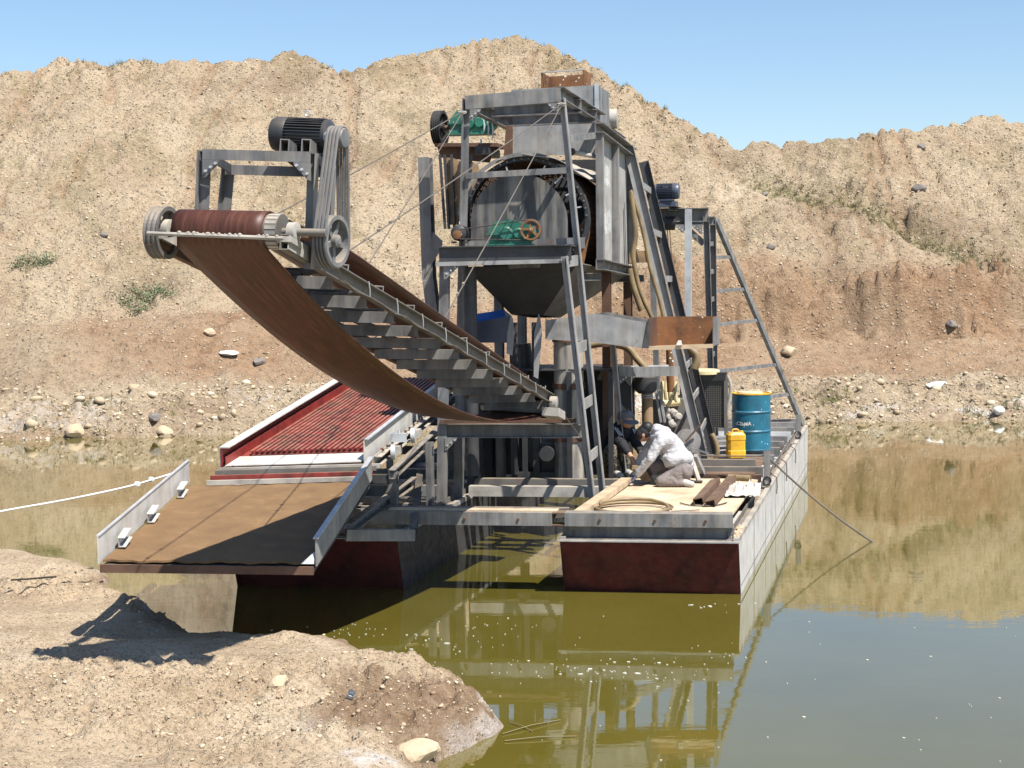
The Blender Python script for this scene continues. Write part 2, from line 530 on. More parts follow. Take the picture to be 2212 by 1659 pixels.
M['rocks_near'] = rock_mat('near_bank_clods', [(0.0, (0.30, 0.21, 0.135)), (0.3, (0.50, 0.385, 0.26)), (0.85, (0.62, 0.485, 0.34)), (1.0, (0.66, 0.55, 0.42))])
M['boulder_dk'] = rock_mat('dark_boulder', [(0.0, (0.20, 0.18, 0.165)), (1.0, (0.24, 0.21, 0.19))])
M['boulder_tan'] = rock_mat('tan_boulder', [(0.0, (0.50, 0.39, 0.26)), (1.0, (0.56, 0.44, 0.30))])
M['boulder_white'] = rock_mat('white_boulder', [(0.0, (0.74, 0.71, 0.68)), (1.0, (0.78, 0.75, 0.72))])

def leaf_mat(name, c0, c1):
    m, nt, b = new_mat(name)
    g = N(nt, "ShaderNodeNewGeometry")
    nt.links.new(ramp(nt, g.outputs["Random Per Island"], [(0.0, c0), (1.0, c1)]), b.inputs["Base Color"])
    b.inputs["Roughness"].default_value = 0.7
    return m
M['leaf'] = leaf_mat('grey_green_leaves', (0.07, 0.10, 0.045), (0.17, 0.20, 0.10))
M['dry'] = leaf_mat('dry_scrub', (0.10, 0.09, 0.04), (0.25, 0.20, 0.09))
M['grass'] = leaf_mat('shore_grass', (0.07, 0.09, 0.02), (0.20, 0.21, 0.06))

def water_mat():
    m, nt, b = new_mat('murky_olive_water')
    tc = N(nt, "ShaderNodeTexCoord").outputs["Object"]
    n = noise(nt, tc, 0.5, 4)
    nt.links.new(ramp(nt, n, [(0.3, (0.105, 0.088, 0.013)), (0.7, (0.13, 0.108, 0.02))]), b.inputs["Base Color"])
    b.inputs["Roughness"].default_value = 0.02
    b.inputs["IOR"].default_value = 1.85
    b.inputs["Coat Weight"].default_value = 0.6
    b.inputs["Coat IOR"].default_value = 1.33
    b.inputs["Coat Roughness"].default_value = 0.02
    h = noise(nt, tc, 3.0, 3, 0.5, (0.6, 1.6, 1.0))
    bump(nt, b, h, 0.022, 0.05)
    return m
M['water'] = water_mat()
M['salt'] = paint('salt_crust', (0.62, 0.56, 0.46), 0.9, var=0.3, dust=0.4)
M['foam'] = paint('white_scum', (0.60, 0.60, 0.52), 0.8, dust=0.0)

# ------------------------------------------------------------------ terrain
def hash2(ix, iy, seed):
    h = (ix.astype(np.int64) * 374761393 + iy.astype(np.int64) * 668265263 + seed * 1442695041) & 0xFFFFFFFF
    h = ((h ^ (h >> 13)) * 1274126177) & 0xFFFFFFFF
    return ((h ^ (h >> 16)) & 0xFFFF) / 65535.0

def vnoise(x, y, seed=0):
    ix, iy = np.floor(x), np.floor(y)
    fx, fy = x - ix, y - iy
    fx = fx * fx * (3 - 2 * fx); fy = fy * fy * (3 - 2 * fy)
    a = hash2(ix, iy, seed); b = hash2(ix + 1, iy, seed); c = hash2(ix, iy + 1, seed); d = hash2(ix + 1, iy + 1, seed)
    return (a * (1 - fx) + b * fx) * (1 - fy) + (c * (1 - fx) + d * fx) * fy - 0.5

def fbm(x, y, f, o=4, seed=0, gain=0.5):
    r = 0; amp = 1.0
    for i in range(o):
        r = r + amp * vnoise(x * f + 17.3 * i, y * f - 9.1 * i, seed + i)
        f *= 2.03; amp *= gain
    return r

def sstep(a, b, x):
    t = np.clip((x - a) / (b - a), 0, 1)
    return t * t * (3 - 2 * t)

def grid_obj(name, X, Y, Z, mat, zone=None):
    m, n = X.shape
    me = bpy.data.meshes.new(name)
    me.vertices.add(m * n)
    me.vertices.foreach_set("co", np.stack([X, Y, Z], -1).astype(np.float32).ravel())
    idx = np.arange(m * n).reshape(m, n)
    q = np.stack([idx[:-1, :-1], idx[:-1, 1:], idx[1:, 1:], idx[1:, :-1]], -1).reshape(-1, 4)
    me.loops.add(q.size); me.polygons.add(len(q))
    me.loops.foreach_set("vertex_index", q.ravel().astype(np.int32))
    me.polygons.foreach_set("loop_start", (np.arange(len(q)) * 4).astype(np.int32))
    me.update(calc_edges=True)
    me.polygons.foreach_set("use_smooth", np.ones(len(q), bool))
    if zone is not None:
        at = me.color_attributes.new("zone", 'FLOAT_COLOR', 'POINT')
        at.data.foreach_set("color", np.concatenate([zone, np.ones((m * n, 1))], 1).astype(np.float32).ravel())
    me.materials.append(mat)
    o = bpy.data.objects.new(name, me); COL.objects.link(o)
    o["kind"] = "structure"
    return o

SKYLINE = [(-1400, 330), (-600, 200), (0, 160), (60, 150), (120, 132), (185, 124), (225, 135), (290, 130), (420, 134), (500, 130),
           (590, 124), (630, 111), (665, 124), (720, 156), (760, 150), (860, 122), (900, 109), (1000, 97), (1060, 86), (1110, 82),
           (1140, 79), (1180, 98), (1230, 120), (1290, 150), (1350, 180), (1420, 225), (1480, 260), (1540, 290), (1600, 320),
           (1640, 311), (1680, 304), (1730, 309), (1760, 312), (1800, 302), (1870, 299), (1950, 289), (2030, 268), (2090, 255),
           (2140, 251), (2212, 262), (2500, 300), (3000, 380), (3800, 420)]
_q = np.array([bearing(p).x for p in SKYLINE]); _e = np.array([bearing(p).z for p in SKYLINE])

def shore_y(X):
    return 35.35 + 0.08 * X + 0.5 * fbm(X, X * 0, 0.35, 3, 5)

def hill_height(X, Y, detail=True):
    q = X / Y
    t = Y - shore_y(X)
    slope = 0.64
    pl = np.interp(t, [-8, 0, 0.5, 1.2, 2.6, 3.2, 4.0, 6.3, 7.2], [-2.5, -0.02, 0.22, 0.5, 0.82, 0.84, 1.15, 2.35, 2.55]) + np.maximum(t - 7.2, 0) * slope
    pr = np.interp(t, [-8, 0, 0.5, 1.5, 3.2, 4.6, 7.0, 7.75, 8.3], [-2.5, -0.02, 0.15, 0.42, 0.8, 0.95, 1.85, 3.05, 3.45]) + np.maximum(t - 8.3, 0) * slope
    edge = t + 0.9 * fbm(X, Y, 0.35, 3, 91)
    pr2 = np.interp(edge, [-8, 0, 0.5, 1.5, 3.2, 4.6, 7.0, 7.3, 7.5, 8.3], [-2.5, -0.02, 0.15, 0.42, 0.8, 0.95, 1.85, 2.5, 3.2, 3.45]) + np.maximum(edge - 8.3, 0) * slope
    pr = np.where(t > 4, pr2, pr)
    w = sstep(-0.02, 0.10, q)
    P = pl * (1 - w) + pr * w
    # mound of fresh soil on the left, gully on the right
    P = P + 0.35 * np.exp(-((X + 7.5) / 3.0) ** 2 - ((t - 5.6) / 1.4) ** 2) * (1 - w)
    gx0, gy0, gx1, gy1 = 0.149 * 50.5, 50.5, 0.34 * 44.3, 44.3
    dx, dy = gx1 - gx0, gy1 - gy0; ln = math.hypot(dx, dy)
    side = ((X - gx0) * dy - (Y - gy0) * dx) / ln
    along = ((X - gx0) * dx + (Y - gy0) * dy) / ln
    gm = sstep(-1.5, 0.5, along) * (1 - sstep(ln, ln + 2, along))
    P = P - 0.38 * np.exp(-(side / 0.55) ** 2) * gm
    # larger spurs and hollows
    up = sstep(7.0, 11.0, t)
    P = P + up * (0.55 * fbm(X, Y, 0.16, 3, 21) + 0.22 * fbm(X * 1.0, Y * 0.25, 0.55, 3, 31))
    e = np.interp(q, _q, _e)
    lim = CAM_H + e * Y
    over = P - lim
    crest = np.minimum(P, lim) - np.clip(over, 0, 50) * 0.6
    if detail:
        wx_ = X + 0.8 * fbm(X, Y, 0.3, 2, 43)
        rill = np.abs(fbm(wx_, Y * 0.16, 0.75, 3, 41))
        rill2 = np.abs(fbm(wx_, Y * 0.2, 2.1, 2, 47))
        r1 = fbm(X, Y, 1.1, 3, 51); r2 = fbm(X, Y, 3.2, 3, 61)
        low = sstep(-0.6, 0.4, t)
        smooth_soil = sstep(3.4, 4.4, t) * (1 - sstep(6.4, 7.4, t))
        k = low * (1 - 0.72 * smooth_soil)
        crest = crest + k * (0.17 * r1 + 0.23 * r2) - up * (0.17 * np.clip(0.06 - rill, 0, 1) / 0.06 + 0.08 * np.clip(0.08 - rill2, 0, 1) / 0.08)
        crag = sstep(0.17, 0.21, q) * (1 - sstep(0.26, 0.31, q)) * sstep(9.5, 11, t)
        crest = crest + crag * 0.55 * np.round(2.0 * fbm(X, Y, 0.8, 3, 71)) * 0.35
        cliff = w * sstep(6.4, 7.0, edge) * (1 - sstep(8.2, 9.0, edge))
        crest = crest + cliff * (0.75 * fbm(X, Y * 0.15, 1.0, 4, 81) + 0.25 * r2 + 0.22 * np.round(3.0 * fbm(X, Y, 1.1, 3, 83)))
        rub = low * (1 - sstep(2.8, 3.6, t))
        crest = crest + rub * (0.26 * fbm(X, Y, 1.6, 3, 95) + 0.16 * np.abs(fbm(X, Y, 3.5, 2, 97)))
    return crest

def hill_zone(X, Y):
    q = X / Y; t = Y - shore_y(X)
    n1 = fbm(X, Y, 0.5, 4, 101); n2 = fbm(X, Y, 0.9, 4, 111)
    w = sstep(-0.02, 0.10, q)
    red = sstep(3.0, 3.9, t + 0.8 * n1) * (1 - sstep(6.6 + 1.4 * w, 8.0 + 1.4 * w, t + 1.6 * n1))
    red = red * np.maximum(w, sstep(-12.5, -9.5, X + 1.5 * n1)) * (0.75 + 0.35 * n2) + 0.35 * sstep(0.1, 0.3, n2) * (1 - sstep(0, 2.6, t)) + 0.2 * sstep(0.08, 0.35, n1) + 0.12 * sstep(0.1, 0.3, fbm(X, Y * 0.3, 0.9, 3, 121))
    wx_ = X + 0.8 * fbm(X, Y, 0.3, 2, 43)
    red = red + 0.55 * sstep(8, 10, t) * np.clip(0.05 - np.abs(fbm(wx_, Y * 0.16, 0.75, 3, 41)), 0, 1) / 0.05
    gx0, gy0, gx1, gy1 = 0.149 * 50.5, 50.5, 0.34 * 44.3, 44.3
    dx, dy = gx1 - gx0, gy1 - gy0; ln = math.hypot(dx, dy)
    side = ((X - gx0) * dy - (Y - gy0) * dx) / ln
    along = ((X - gx0) * dx + (Y - gy0) * dy) / ln
    gm = sstep(0, 1.0, along) * (1 - sstep(ln, ln + 2, along))
    veg = np.exp(-(side / 0.45) ** 2) * gm * 0.9
    veg = np.maximum(veg, 0.75 * sstep(0.12, 0.38, n2) * (1 - sstep(1.4, 2.6, t)) * sstep(0.05, 0.3, t))
    veg = np.maximum(veg, 0.35 * sstep(0.1, 0.4, n1 + n2) * sstep(8, 10, t))
    pale = sstep(0.0 - 0.15 * w, 0.15, n1 + 0.5 * n2) * sstep(0.25, 0.6, t) * (1 - sstep(1.9, 2.8, t)) * (0.35 + 0.65 * w)
    return np.stack([np.clip(red, 0, 1), np.clip(veg, 0, 1), np.clip(pale, 0, 1)], -1)

qs = np.concatenate([np.arange(-0.95, -0.37, 0.012), np.arange(-0.37, 0.37, 0.0017), np.arange(0.37, 0.96, 0.012)])
ys = np.concatenate([np.arange(31, 34, 0.5), np.arange(34, 61, 0.075), np.arange(61, 120, 2.0)])
Q, YY = np.meshgrid(qs, ys)
XX = Q * YY
ZZ = hill_height(XX, YY)
hill = grid_obj("hill", XX, YY, ZZ, M['hill'], hill_zone(XX, YY).reshape(-1, 3))

# near bank: shoreline polyline on the water surface, walked with the land on the left hand
SHORE_PX = [(-900, 1120), (-300, 1175), (0, 1205), (60, 1200), (130, 1222), (190, 1228), (232, 1252), (228, 1266), (300, 1300), (345, 1340), (420, 1375),
            (440, 1388), (500, 1386), (600, 1400), (700, 1408), (760, 1422), (850, 1446), (900, 1462), (980, 1490), (1030, 1518),
            (1066, 1545), (1083, 1570), (1066, 1592), (1000, 1625), (952, 1648), (930, 1700), (900, 1900), (1500, 3200)]
SHORE = np.array([at_z(p, 0.0)[:2] for p in SHORE_PX])

def shore_dist(X, Y):
    best = np.full(X.shape, 1e9); inside = np.zeros(X.shape, bool)
    poly = np.vstack([SHORE, [[-40, -10], [-60, 30]]])
    n = len(poly)
    for i in range(n):
        x0, y0 = poly[i]; x1, y1 = poly[(i + 1) % n]
        cond = ((y0 > Y) != (y1 > Y)) & (X < (x1 - x0) * (Y - y0) / (y1 - y0 + 1e-12) + x0)
        inside ^= cond
        if i < len(SHORE) - 1:
            dx, dy = x1 - x0, y1 - y0
            t = np.clip(((X - x0) * dx + (Y - y0) * dy) / (dx * dx + dy * dy), 0, 1)
            best = np.minimum(best, np.hypot(X - x0 - t * dx, Y - y0 - t * dy))
    return np.where(inside, best, -best)

def bank_height(X, Y):
    d = shore_dist(X, Y) + 0.10 * fbm(X, Y, 2.2, 3, 205)
    dd = np.maximum(d, 0)
    z = 0.25 * (1 - np.exp(-dd / 0.16)) + 0.04 * np.minimum(dd, 9) - 0.55 * np.clip(-d, 0, 1.2)
    z = np.where(d > 0, z, z - 0.01)
    far = sstep(13.5, 15.0, Y)
    z = np.where(d > 0, z * (1 - 0.35 * far), z)
    lump = sstep(0.0, 0.5, d)
    z = z + lump * (0.16 * (1 - 0.6 * sstep(10.5, 12.5, Y)) * fbm(X, Y, 0.55, 3, 211) + 0.08 * fbm(X, Y, 1.7, 3, 221))
    rough = sstep(-0.25, 0.15, fbm(X, Y, 0.6, 2, 231) + 0.25 * sstep(-3.4, -1.6, X) - 0.1)
    z = z + sstep(-0.02, 0.15, d) * rough * (0.13 * fbm(X, Y, 3.6, 4, 241) + 0.13 * np.abs(fbm(X, Y, 7.0, 3, 251)) + 0.03 * np.round(2.5 * fbm(X, Y, 6.0, 2, 255)))
    z = z + sstep(-0.02, 0.1, d) * 0.012 * fbm(X, Y, 22.0, 2, 261)
    return z

def bank_zone(X, Y):
    d = shore_dist(X, Y)
    n = fbm(X, Y, 1.4, 4, 301)
    wet = (1 - sstep(0.05, 0.35, d + 0.3 * n)) * 0.9
    tip = np.exp(-((X + 0.75) / 0.85) ** 2 - ((Y - 11.5) / 1.1) ** 2)
    wet = np.maximum(wet, sstep(0.32, 0.6, tip + 0.35 * n))
    pale = sstep(0.12, 0.3, n) * np.exp(-((X + 1.3) / 0.5) ** 2 - ((Y - 10.2) / 0.5) ** 2) * 1.4
    rim = (1 - sstep(0.02, 0.1, np.abs(d - 0.05))) * sstep(-0.1, 0.15, n) * 0.5
    rim = np.maximum(rim, (1 - sstep(0.03, 0.16, d + 0.1 * n)) * sstep(-0.7, -0.45, X) * (1 - sstep(11.75, 12.0, Y)) * 0.35)
    return np.stack([np.clip(wet, 0, 1), np.zeros_like(X), np.clip(np.maximum(pale, rim), 0, 1)], -1)

xs = np.concatenate([np.arange(-16, -5.6, 0.2), np.arange(-5.6, 0.55, 0.026), np.arange(0.55, 3.5, 0.25)])
yb = np.concatenate([np.arange(-2, 7.2, 0.3), np.arange(7.2, 14.0, 0.026), np.arange(14.0, 20.0, 0.06), np.arange(20, 34, 0.5)])
XB, YB = np.meshgrid(xs, yb)
ZB = bank_height(XB, YB)
bank = grid_obj("bank", XB, YB, ZB, M['bank'], bank_zone(XB, YB).reshape(-1, 3))

# water
wx, wy = np.meshgrid(np.linspace(-110, 110, 12), np.linspace(-12, 62, 8))
water = grid_obj("water", wx, wy, wx * 0.0, M['water'])

# ------------------------------------------------------------------ loose stones (uncountable)
def rock_base():
    bm = bmesh.new(); bmesh.ops.create_icosphere(bm, subdivisions=1, radius=1.0)
    v = np.array([x.co[:] for x in bm.verts]); f = np.array([[w.index for w in p.verts] for p in bm.faces]); bm.free()
    out = []
    for k in range(8):
        r = np.random.default_rng(100 + k)
        vv = v * (1 + r.uniform(-0.32, 0.28, (len(v), 1))) * r.uniform([0.8, 0.6, 0.45], [1.25, 1.0, 0.8])
        out.append(vv)
    return out, f
ROCKV, ROCKF = rock_base()

def scatter(name, P, size, mat, label, sink=0.25, cat='gravel'):
    n = len(P)
    kind = rng.integers(0, 8, n)
    base = np.stack(ROCKV)[kind] * size[:, None, None]
    a = rng.uniform(0, 2 * np.pi, n); b = rng.uniform(-0.5, 0.5, n)
    ca, sa, cb, sb = np.cos(a), np.sin(a), np.cos(b), np.sin(b)
    x, y, z = base[..., 0], base[..., 1], base[..., 2]
    y, z = y * cb[:, None] - z * sb[:, None], y * sb[:, None] + z * cb[:, None]
    x, y = x * ca[:, None] - y * sa[:, None], x * sa[:, None] + y * ca[:, None]
    V = np.stack([x, y, z], -1) + P[:, None, :] + np.array([0, 0, 1.0]) * (size * (0.5 - sink))[:, None, None] * 0.6
    k = V.shape[1]
    Fc = ROCKF[None] + (np.arange(n) * k)[:, None, None]
    me = bpy.data.meshes.new(name)
    me.vertices.add(n * k); me.vertices.foreach_set("co", V.astype(np.float32).ravel())
    q = Fc.reshape(-1, 3)
    me.loops.add(q.size); me.polygons.add(len(q))
    me.loops.foreach_set("vertex_index", q.ravel().astype(np.int32))
    me.polygons.foreach_set("loop_start", (np.arange(len(q)) * 3).astype(np.int32))
    me.update(calc_edges=True)
    me.materials.append(mat)
    o = bpy.data.objects.new(name, me); COL.objects.link(o)
    o["kind"] = "stuff"; o["label"] = label; o["category"] = cat
    return o

# stones on the hill and along the far shore
n = 60000
qq = rng.uniform(-0.40, 0.40, n); tt = rng.uniform(-0.2, 24, n) ** 1.0
Xr = qq * 44; Yr = shore_y(Xr) + tt
dens = np.where(tt < 3.2, 1.1, np.where(tt < 7.2, 0.35, 0.6)) * (0.55 + 0.9 * (fbm(Xr, Yr, 0.5, 3, 401) > -0.1))
keep = rng.uniform(0, 1.2, n) < dens
Xr, Yr, tt = Xr[keep], Yr[keep], tt[keep]
sz = 0.016 * np.exp(rng.exponential(0.36, len(Xr))); sz = np.where(tt < 3.2, np.clip(sz, 0.016, 0.12) * 1.45, np.clip(sz, 0.014, 0.055))
scatter("rubble", np.stack([Xr, Yr, hill_height(Xr, Yr)], -1), sz, M['rocks'], "loose tan stones strewn over the slope and far shore")
# clods on the near bank
n = 30000
Xr = rng.uniform(-6.5, 0.4, n); Yr = rng.uniform(6.5, 17, n)
d = shore_dist(Xr, Yr)
dens = (d > 0.03) * (0.12 + 0.9 * sstep(-0.1, 0.3, fbm(Xr, Yr, 0.6, 2, 231) + 0.25 * sstep(-3.4, -1.6, Xr) - 0.1))
keep = rng.uniform(0, 1, n) < dens
Xr, Yr = Xr[keep], Yr[keep]
sz = np.clip(0.005 * np.exp(rng.exponential(0.42, len(Xr))), 0.004, 0.026)
scatter("clods", np.stack([Xr, Yr, bank_height(Xr, Yr)], -1), sz, M['rocks_near'], "small dry clods and pebbles on the near bank", cat='clods')

def boulder(label, x, y, z, r, mat, seed, cat='boulder', sc=(1.2, 0.9, 0.7)):
    bm = bmesh.new(); bmesh.ops.create_icosphere(bm, subdivisions=3, radius=1.0)
    rr = np.random.default_rng(seed); off = rr.uniform(-50, 50, 3)
    pl = [(Vector(rr.normal(size=3)).normalized(), rr.uniform(0.62, 0.9)) for _ in range(9)]
    for v in bm.verts:
        c = v.co.copy()
        for nrm, dd in pl:
            k = c.dot(nrm)
            if k > dd: c -= nrm * (k - dd) * 0.9
        c *= 1 + 0.10 * float(fbm(np.array([c.x * 2 + off[0]]), np.array([c.y * 2 + c.z * 3 + off[1]]), 1.0, 3, seed)[0])
        v.co = Vector((c.x * sc[0], c.y * sc[1], c.z * sc[2])) * r
    me = bpy.data.meshes.new("boulder"); bm.to_mesh(me); bm.free()
    me.materials.append(mat)
    o = bpy.data.objects.new("boulder", me); COL.objects.link(o)
    o.location = (x, y, z + r * sc[2] * 0.3); o.rotation_euler = (0, 0, rr.uniform(0, 6))
    return tag(o, label, cat)

def hill_pt(px):
    """walk along the bearing until it meets the hill"""
    d = bearing(px)
    Yv = np.arange(34.2, 62, 0.03)
    X = d.x * Yv; Z = CAM_H + d.z * Yv
    hit = np.nonzero(hill_height(X, Yv) > Z)[0]
    i = hit[0] if len(hit) else -1
    return Vector((X[i], Yv[i], Z[i]))

def bank_pt(px):
    d = bearing(px)
    Yv = np.arange(4, 26, 0.02)
    X = d.x * Yv; Z = CAM_H + d.z * Yv
    hit = np.nonzero(bank_height(X, Yv) > Z)[0]
    i = hit[0] if len(hit) else -1
    return Vector((X[i], Yv[i], Z[i]))

for lab, px, r, mk, sd in [
        ("dark boulder half buried in a hollow of the left soil slope", (1010 * 0 + 455, 722), 0.17, 'boulder_tan', 1),
        ("flat white rock lying on the red soil left of the belt", (494, 765), 0.20, 'boulder_white', 2),
        ("dark rock on the red soil slope just left of the belt's middle", (560, 785), 0.17, 'boulder_dk', 3),
        ("tan boulder at the left waterline below the rubble", (165, 938), 0.26, 'boulder_tan', 4),
        ("small black rock in the rubble above the left waterline", (338, 905), 0.17, 'boulder_dk', 5),
        ("grey rock in the mud at the left waterline", (355, 938), 0.22, 'boulder_tan', 6),
        ("dark round boulder high on the slope right of the hoist motor", (1652, 422), 0.12, 'boulder_dk', 7),
        ("lone dark boulder on the slope right of the slanted ladder", (1665, 535), 0.14, 'boulder_dk', 8),
        ("tan boulder at the foot of the soil slope by the slanted ladder", (1706, 765), 0.26, 'boulder_tan', 9),
        ("dark rock in the cut soil face at far right", (2055, 705), 0.18, 'boulder_dk', 10),
        ("white rock standing in the shallows at the right shore", (2158, 892), 0.17, 'boulder_white', 11),
        ("white broken slab on the right shore rubble", (2030, 835), 0.26, 'boulder_white', 12),
        ("dark outcrop boulder on the right hill's upper slope", (1985, 410), 0.20, 'boulder_dk', 13),
        ("small dark outcrop rock near the right hill's crest", (1990, 320), 0.18, 'boulder_dk', 14),
        ("dark rock on the far left slope above the green bush", (225, 800 - 290), 0.12, 'boulder_dk', 15)]:
    p = hill_pt(px)
    boulder(lab, p.x, p.y, p.z, r, M[mk], sd, sc=(1.5, 0.9, 0.4) if 'slab' in lab or 'flat' in lab else (1.2, 0.9, 0.75))
p = bank_pt((900, 1640))
boulder("pale tan boulder at the water's edge in the foreground", p.x, p.y + 0.1, p.z - 0.02, 0.17, M['boulder_tan'], 30)
p = bank_pt((1075, 1500 + 140))
p = bank_pt((605, 1478))
boulder("flat tan rock lying on the foreground bank", p.x, p.y, p.z - 0.01, 0.09, M['boulder_tan'], 31)
p = bank_pt((758, 1512))
can = MB().lathe(p + Vector((0, 0, 0.035)), (0.25, -0.6, 0.75), [(0.030, -0.035), (0.033, -0.03), (0.033, 0.03), (0.031, 0.033), (0.029, 0.02), (0.028, -0.025)], 20)
tag(can.obj("tin_can", M['galv']), "small crushed grey tin can on the wet foreground bank", "can")

# plants ---------------------------------------------------------------
def leaves(n, centre_fn, size, seed):
    r = np.random.default_rng(seed)
    m = MB()
    for i in range(n):
        c = Vector(centre_fn(r))
        d = Vector(r.normal(size=3)); d.z = abs(d.z) * 0.8 + 0.2; d.normalize()
        s = d.orthogonal().normalized()
        k = size * r.uniform(0.6, 1.4)
        m.add([c, c + d * k * 0.5 + s * k * 0.28, c + d * k, c + d * k * 0.5 - s * k * 0.28], [[0, 1, 2, 3]])
    return m

def bush(label, pxs, n, seed, spread, mat='leaf', size=0.07):
    pts = [hill_pt(p) for p in pxs]
    root = thing("bush", label, "bush", pts[0], None)
    rr = np.random.default_rng(seed)
    ks = rr.integers(0, len(pts), n); base = np.array([[b.x, b.y] for b in pts])[ks] + rr.normal(size=(n, 2)) * spread * np.array([1.0, 0.6])
    zs = hill_height(base[:, 0], base[:, 1]) + 0.03 + np.abs(rr.normal(size=n)) * 0.11
    it = iter(np.column_stack([base, zs]))
    leaves(n, lambda r: next(it), size, seed).obj("foliage", M[mat], root)
    st = MB()
    r = np.random.default_rng(seed + 1)
    for b in pts:
        for k in range(5):
            st.tube([b - UP * 0.05, b + Vector((r.normal() * 0.1, r.normal() * 0.1, 0.1)), b + Vector((r.normal() * 0.2, r.normal() * 0.15, 0.2))], [0.012, 0.009, 0.004], 5)
    st.obj("stem", M['wood'], root)
    return root
bush("low grey green bush on the far left slope", [(40, 576), (65, 570), (90, 574), (105, 568)], 700, 50, 0.15, size=0.055)
bush("grey green bush above the red soil left of the conveyor", [(270, 660), (300, 640), (320, 655), (345, 630), (360, 640), (300, 672)], 1200, 60, 0.17, size=0.055)

def tufts(name, P, mat, label, h=0.2, blades=9, seed=5, cat='scrub'):
    r = np.random.default_rng(seed)
    m = MB()
    vs = []; fs = []
    for p in P:
        hh = h * r.uniform(0.5, 1.4)
        for k in range(blades):
            d = Vector((r.normal() * 0.45, r.normal() * 0.45, 1)).normalized()
            s = Vector((r.normal(), r.normal(), 0)).normalized() * hh * 0.05
            b = Vector(p) + Vector((r.normal(), r.normal(), 0)) * hh * 0.2
            o = len(vs)
            vs += [b - s, b + s, b + d * hh * r.uniform(0.6, 1)]
            fs.append([o, o + 1, o + 2])
    m.v = vs; m.f = fs; m.smooth = [False] * len(fs)
    o = m.obj(name, mat)
    o["kind"] = "stuff"; o["label"] = label; o["category"] = cat
    return o
# crest scrub and gully grass
def on_hill(x, y):
    return np.column_stack([x, y, hill_height(x, y)])
q = rng.uniform(-0.36, 0.36, 520)
Yv = np.arange(40, 62, 0.1)
gq, gy = np.meshgrid(q, Yv, indexing='ij')
k = np.argmax((hill_height(gq * gy, gy, False) - CAM_H) / gy, 1)
y = Yv[k] - np.abs(rng.normal(size=len(q))) * 0.8
ok = fbm(q * 40, q * 0 + 1.0, 0.6, 2, 700) > -0.1
tufts("crest_scrub", on_hill((q * y)[ok], y[ok]), M['dry'], "dry scrub growing along the crest of the hill", 0.20, 10, 6)
gx0, gy0, gx1, gy1 = 0.149 * 50.5, 50.5, 0.34 * 44.3, 44.3
k = rng.uniform(0.03, 1.05, 700)
tufts("gully_grass", on_hill(gx0 + (gx1 - gx0) * k + rng.normal(size=700) * 0.4, gy0 + (gy1 - gy0) * k + rng.normal(size=700) * 0.35),
      M['dry'], "pale green grass in the gully between the two hills", 0.16, 8, 7, 'grass')
x = rng.uniform(-14, 15, 1800); y = shore_y(x) + rng.uniform(0.1, 2.2, 1800)
ok = fbm(x, y, 0.9, 4, 111) > 0.12
tufts("shore_grass", on_hill(x[ok], y[ok]), M['grass'], "green grass tufts among the rubble of the far shore", 0.14, 8, 8, 'grass')
y = rng.uniform(43.5, 56, 3600); x = rng.uniform(-0.36, 0.36, 3600) * y
ok = fbm(x, y, 0.5, 4, 101) + fbm(x, y, 0.9, 4, 111) > 0.1
tufts("slope_scrub", on_hill(x[ok], y[ok]), M['dry'], "sparse dry weeds dotted over the hill slope", 0.085, 7, 9)

# scum on the water
m = MB()
r = np.random.default_rng(77)
drifts = [(760, 1360, 60), (830, 1372, 80), (980, 1395, 70), (1130, 1440, 90), (1240, 1447, 90), (1380, 1455, 110), (1480, 1420, 100), (1330, 1470, 120), (1530, 1300, 50), (1010, 1350, 60)]
for i in range(230):
    if i < 175:
        dx_, dy_, sp_ = drifts[r.integers(0, len(drifts))]
        p = at_z((dx_ + r.normal() * sp_, dy_ + r.normal() * 9 + 0.0), 0.0)
    else:
        p = at_z((r.uniform(1000, 2200), r.uniform(1290, 1650)), 0.0)
    if shore_dist(np.array([p.x]), np.array([p.y]))[0] > -0.1 or p.y > 16.2: continue
    k = min(0.02, 0.0035 * math.exp(r.exponential(0.5))); a0 = r.uniform(0, 6)
    pts = [Vector((p.x + math.cos(a0 + j) * k * r.uniform(0.6, 1.8), p.y + math.sin(a0 + j) * k * r.uniform(0.6, 1.3), 0.004)) for j in (0, 1.05, 2.1, 3.15, 4.2, 5.25)]
    m.plate(pts, 0.004, UP)
o = m.obj("floating_scum", M['foam']); o["kind"] = "stuff"; o["label"] = "white flecks of scum floating on the olive water"; o["category"] = "scum"

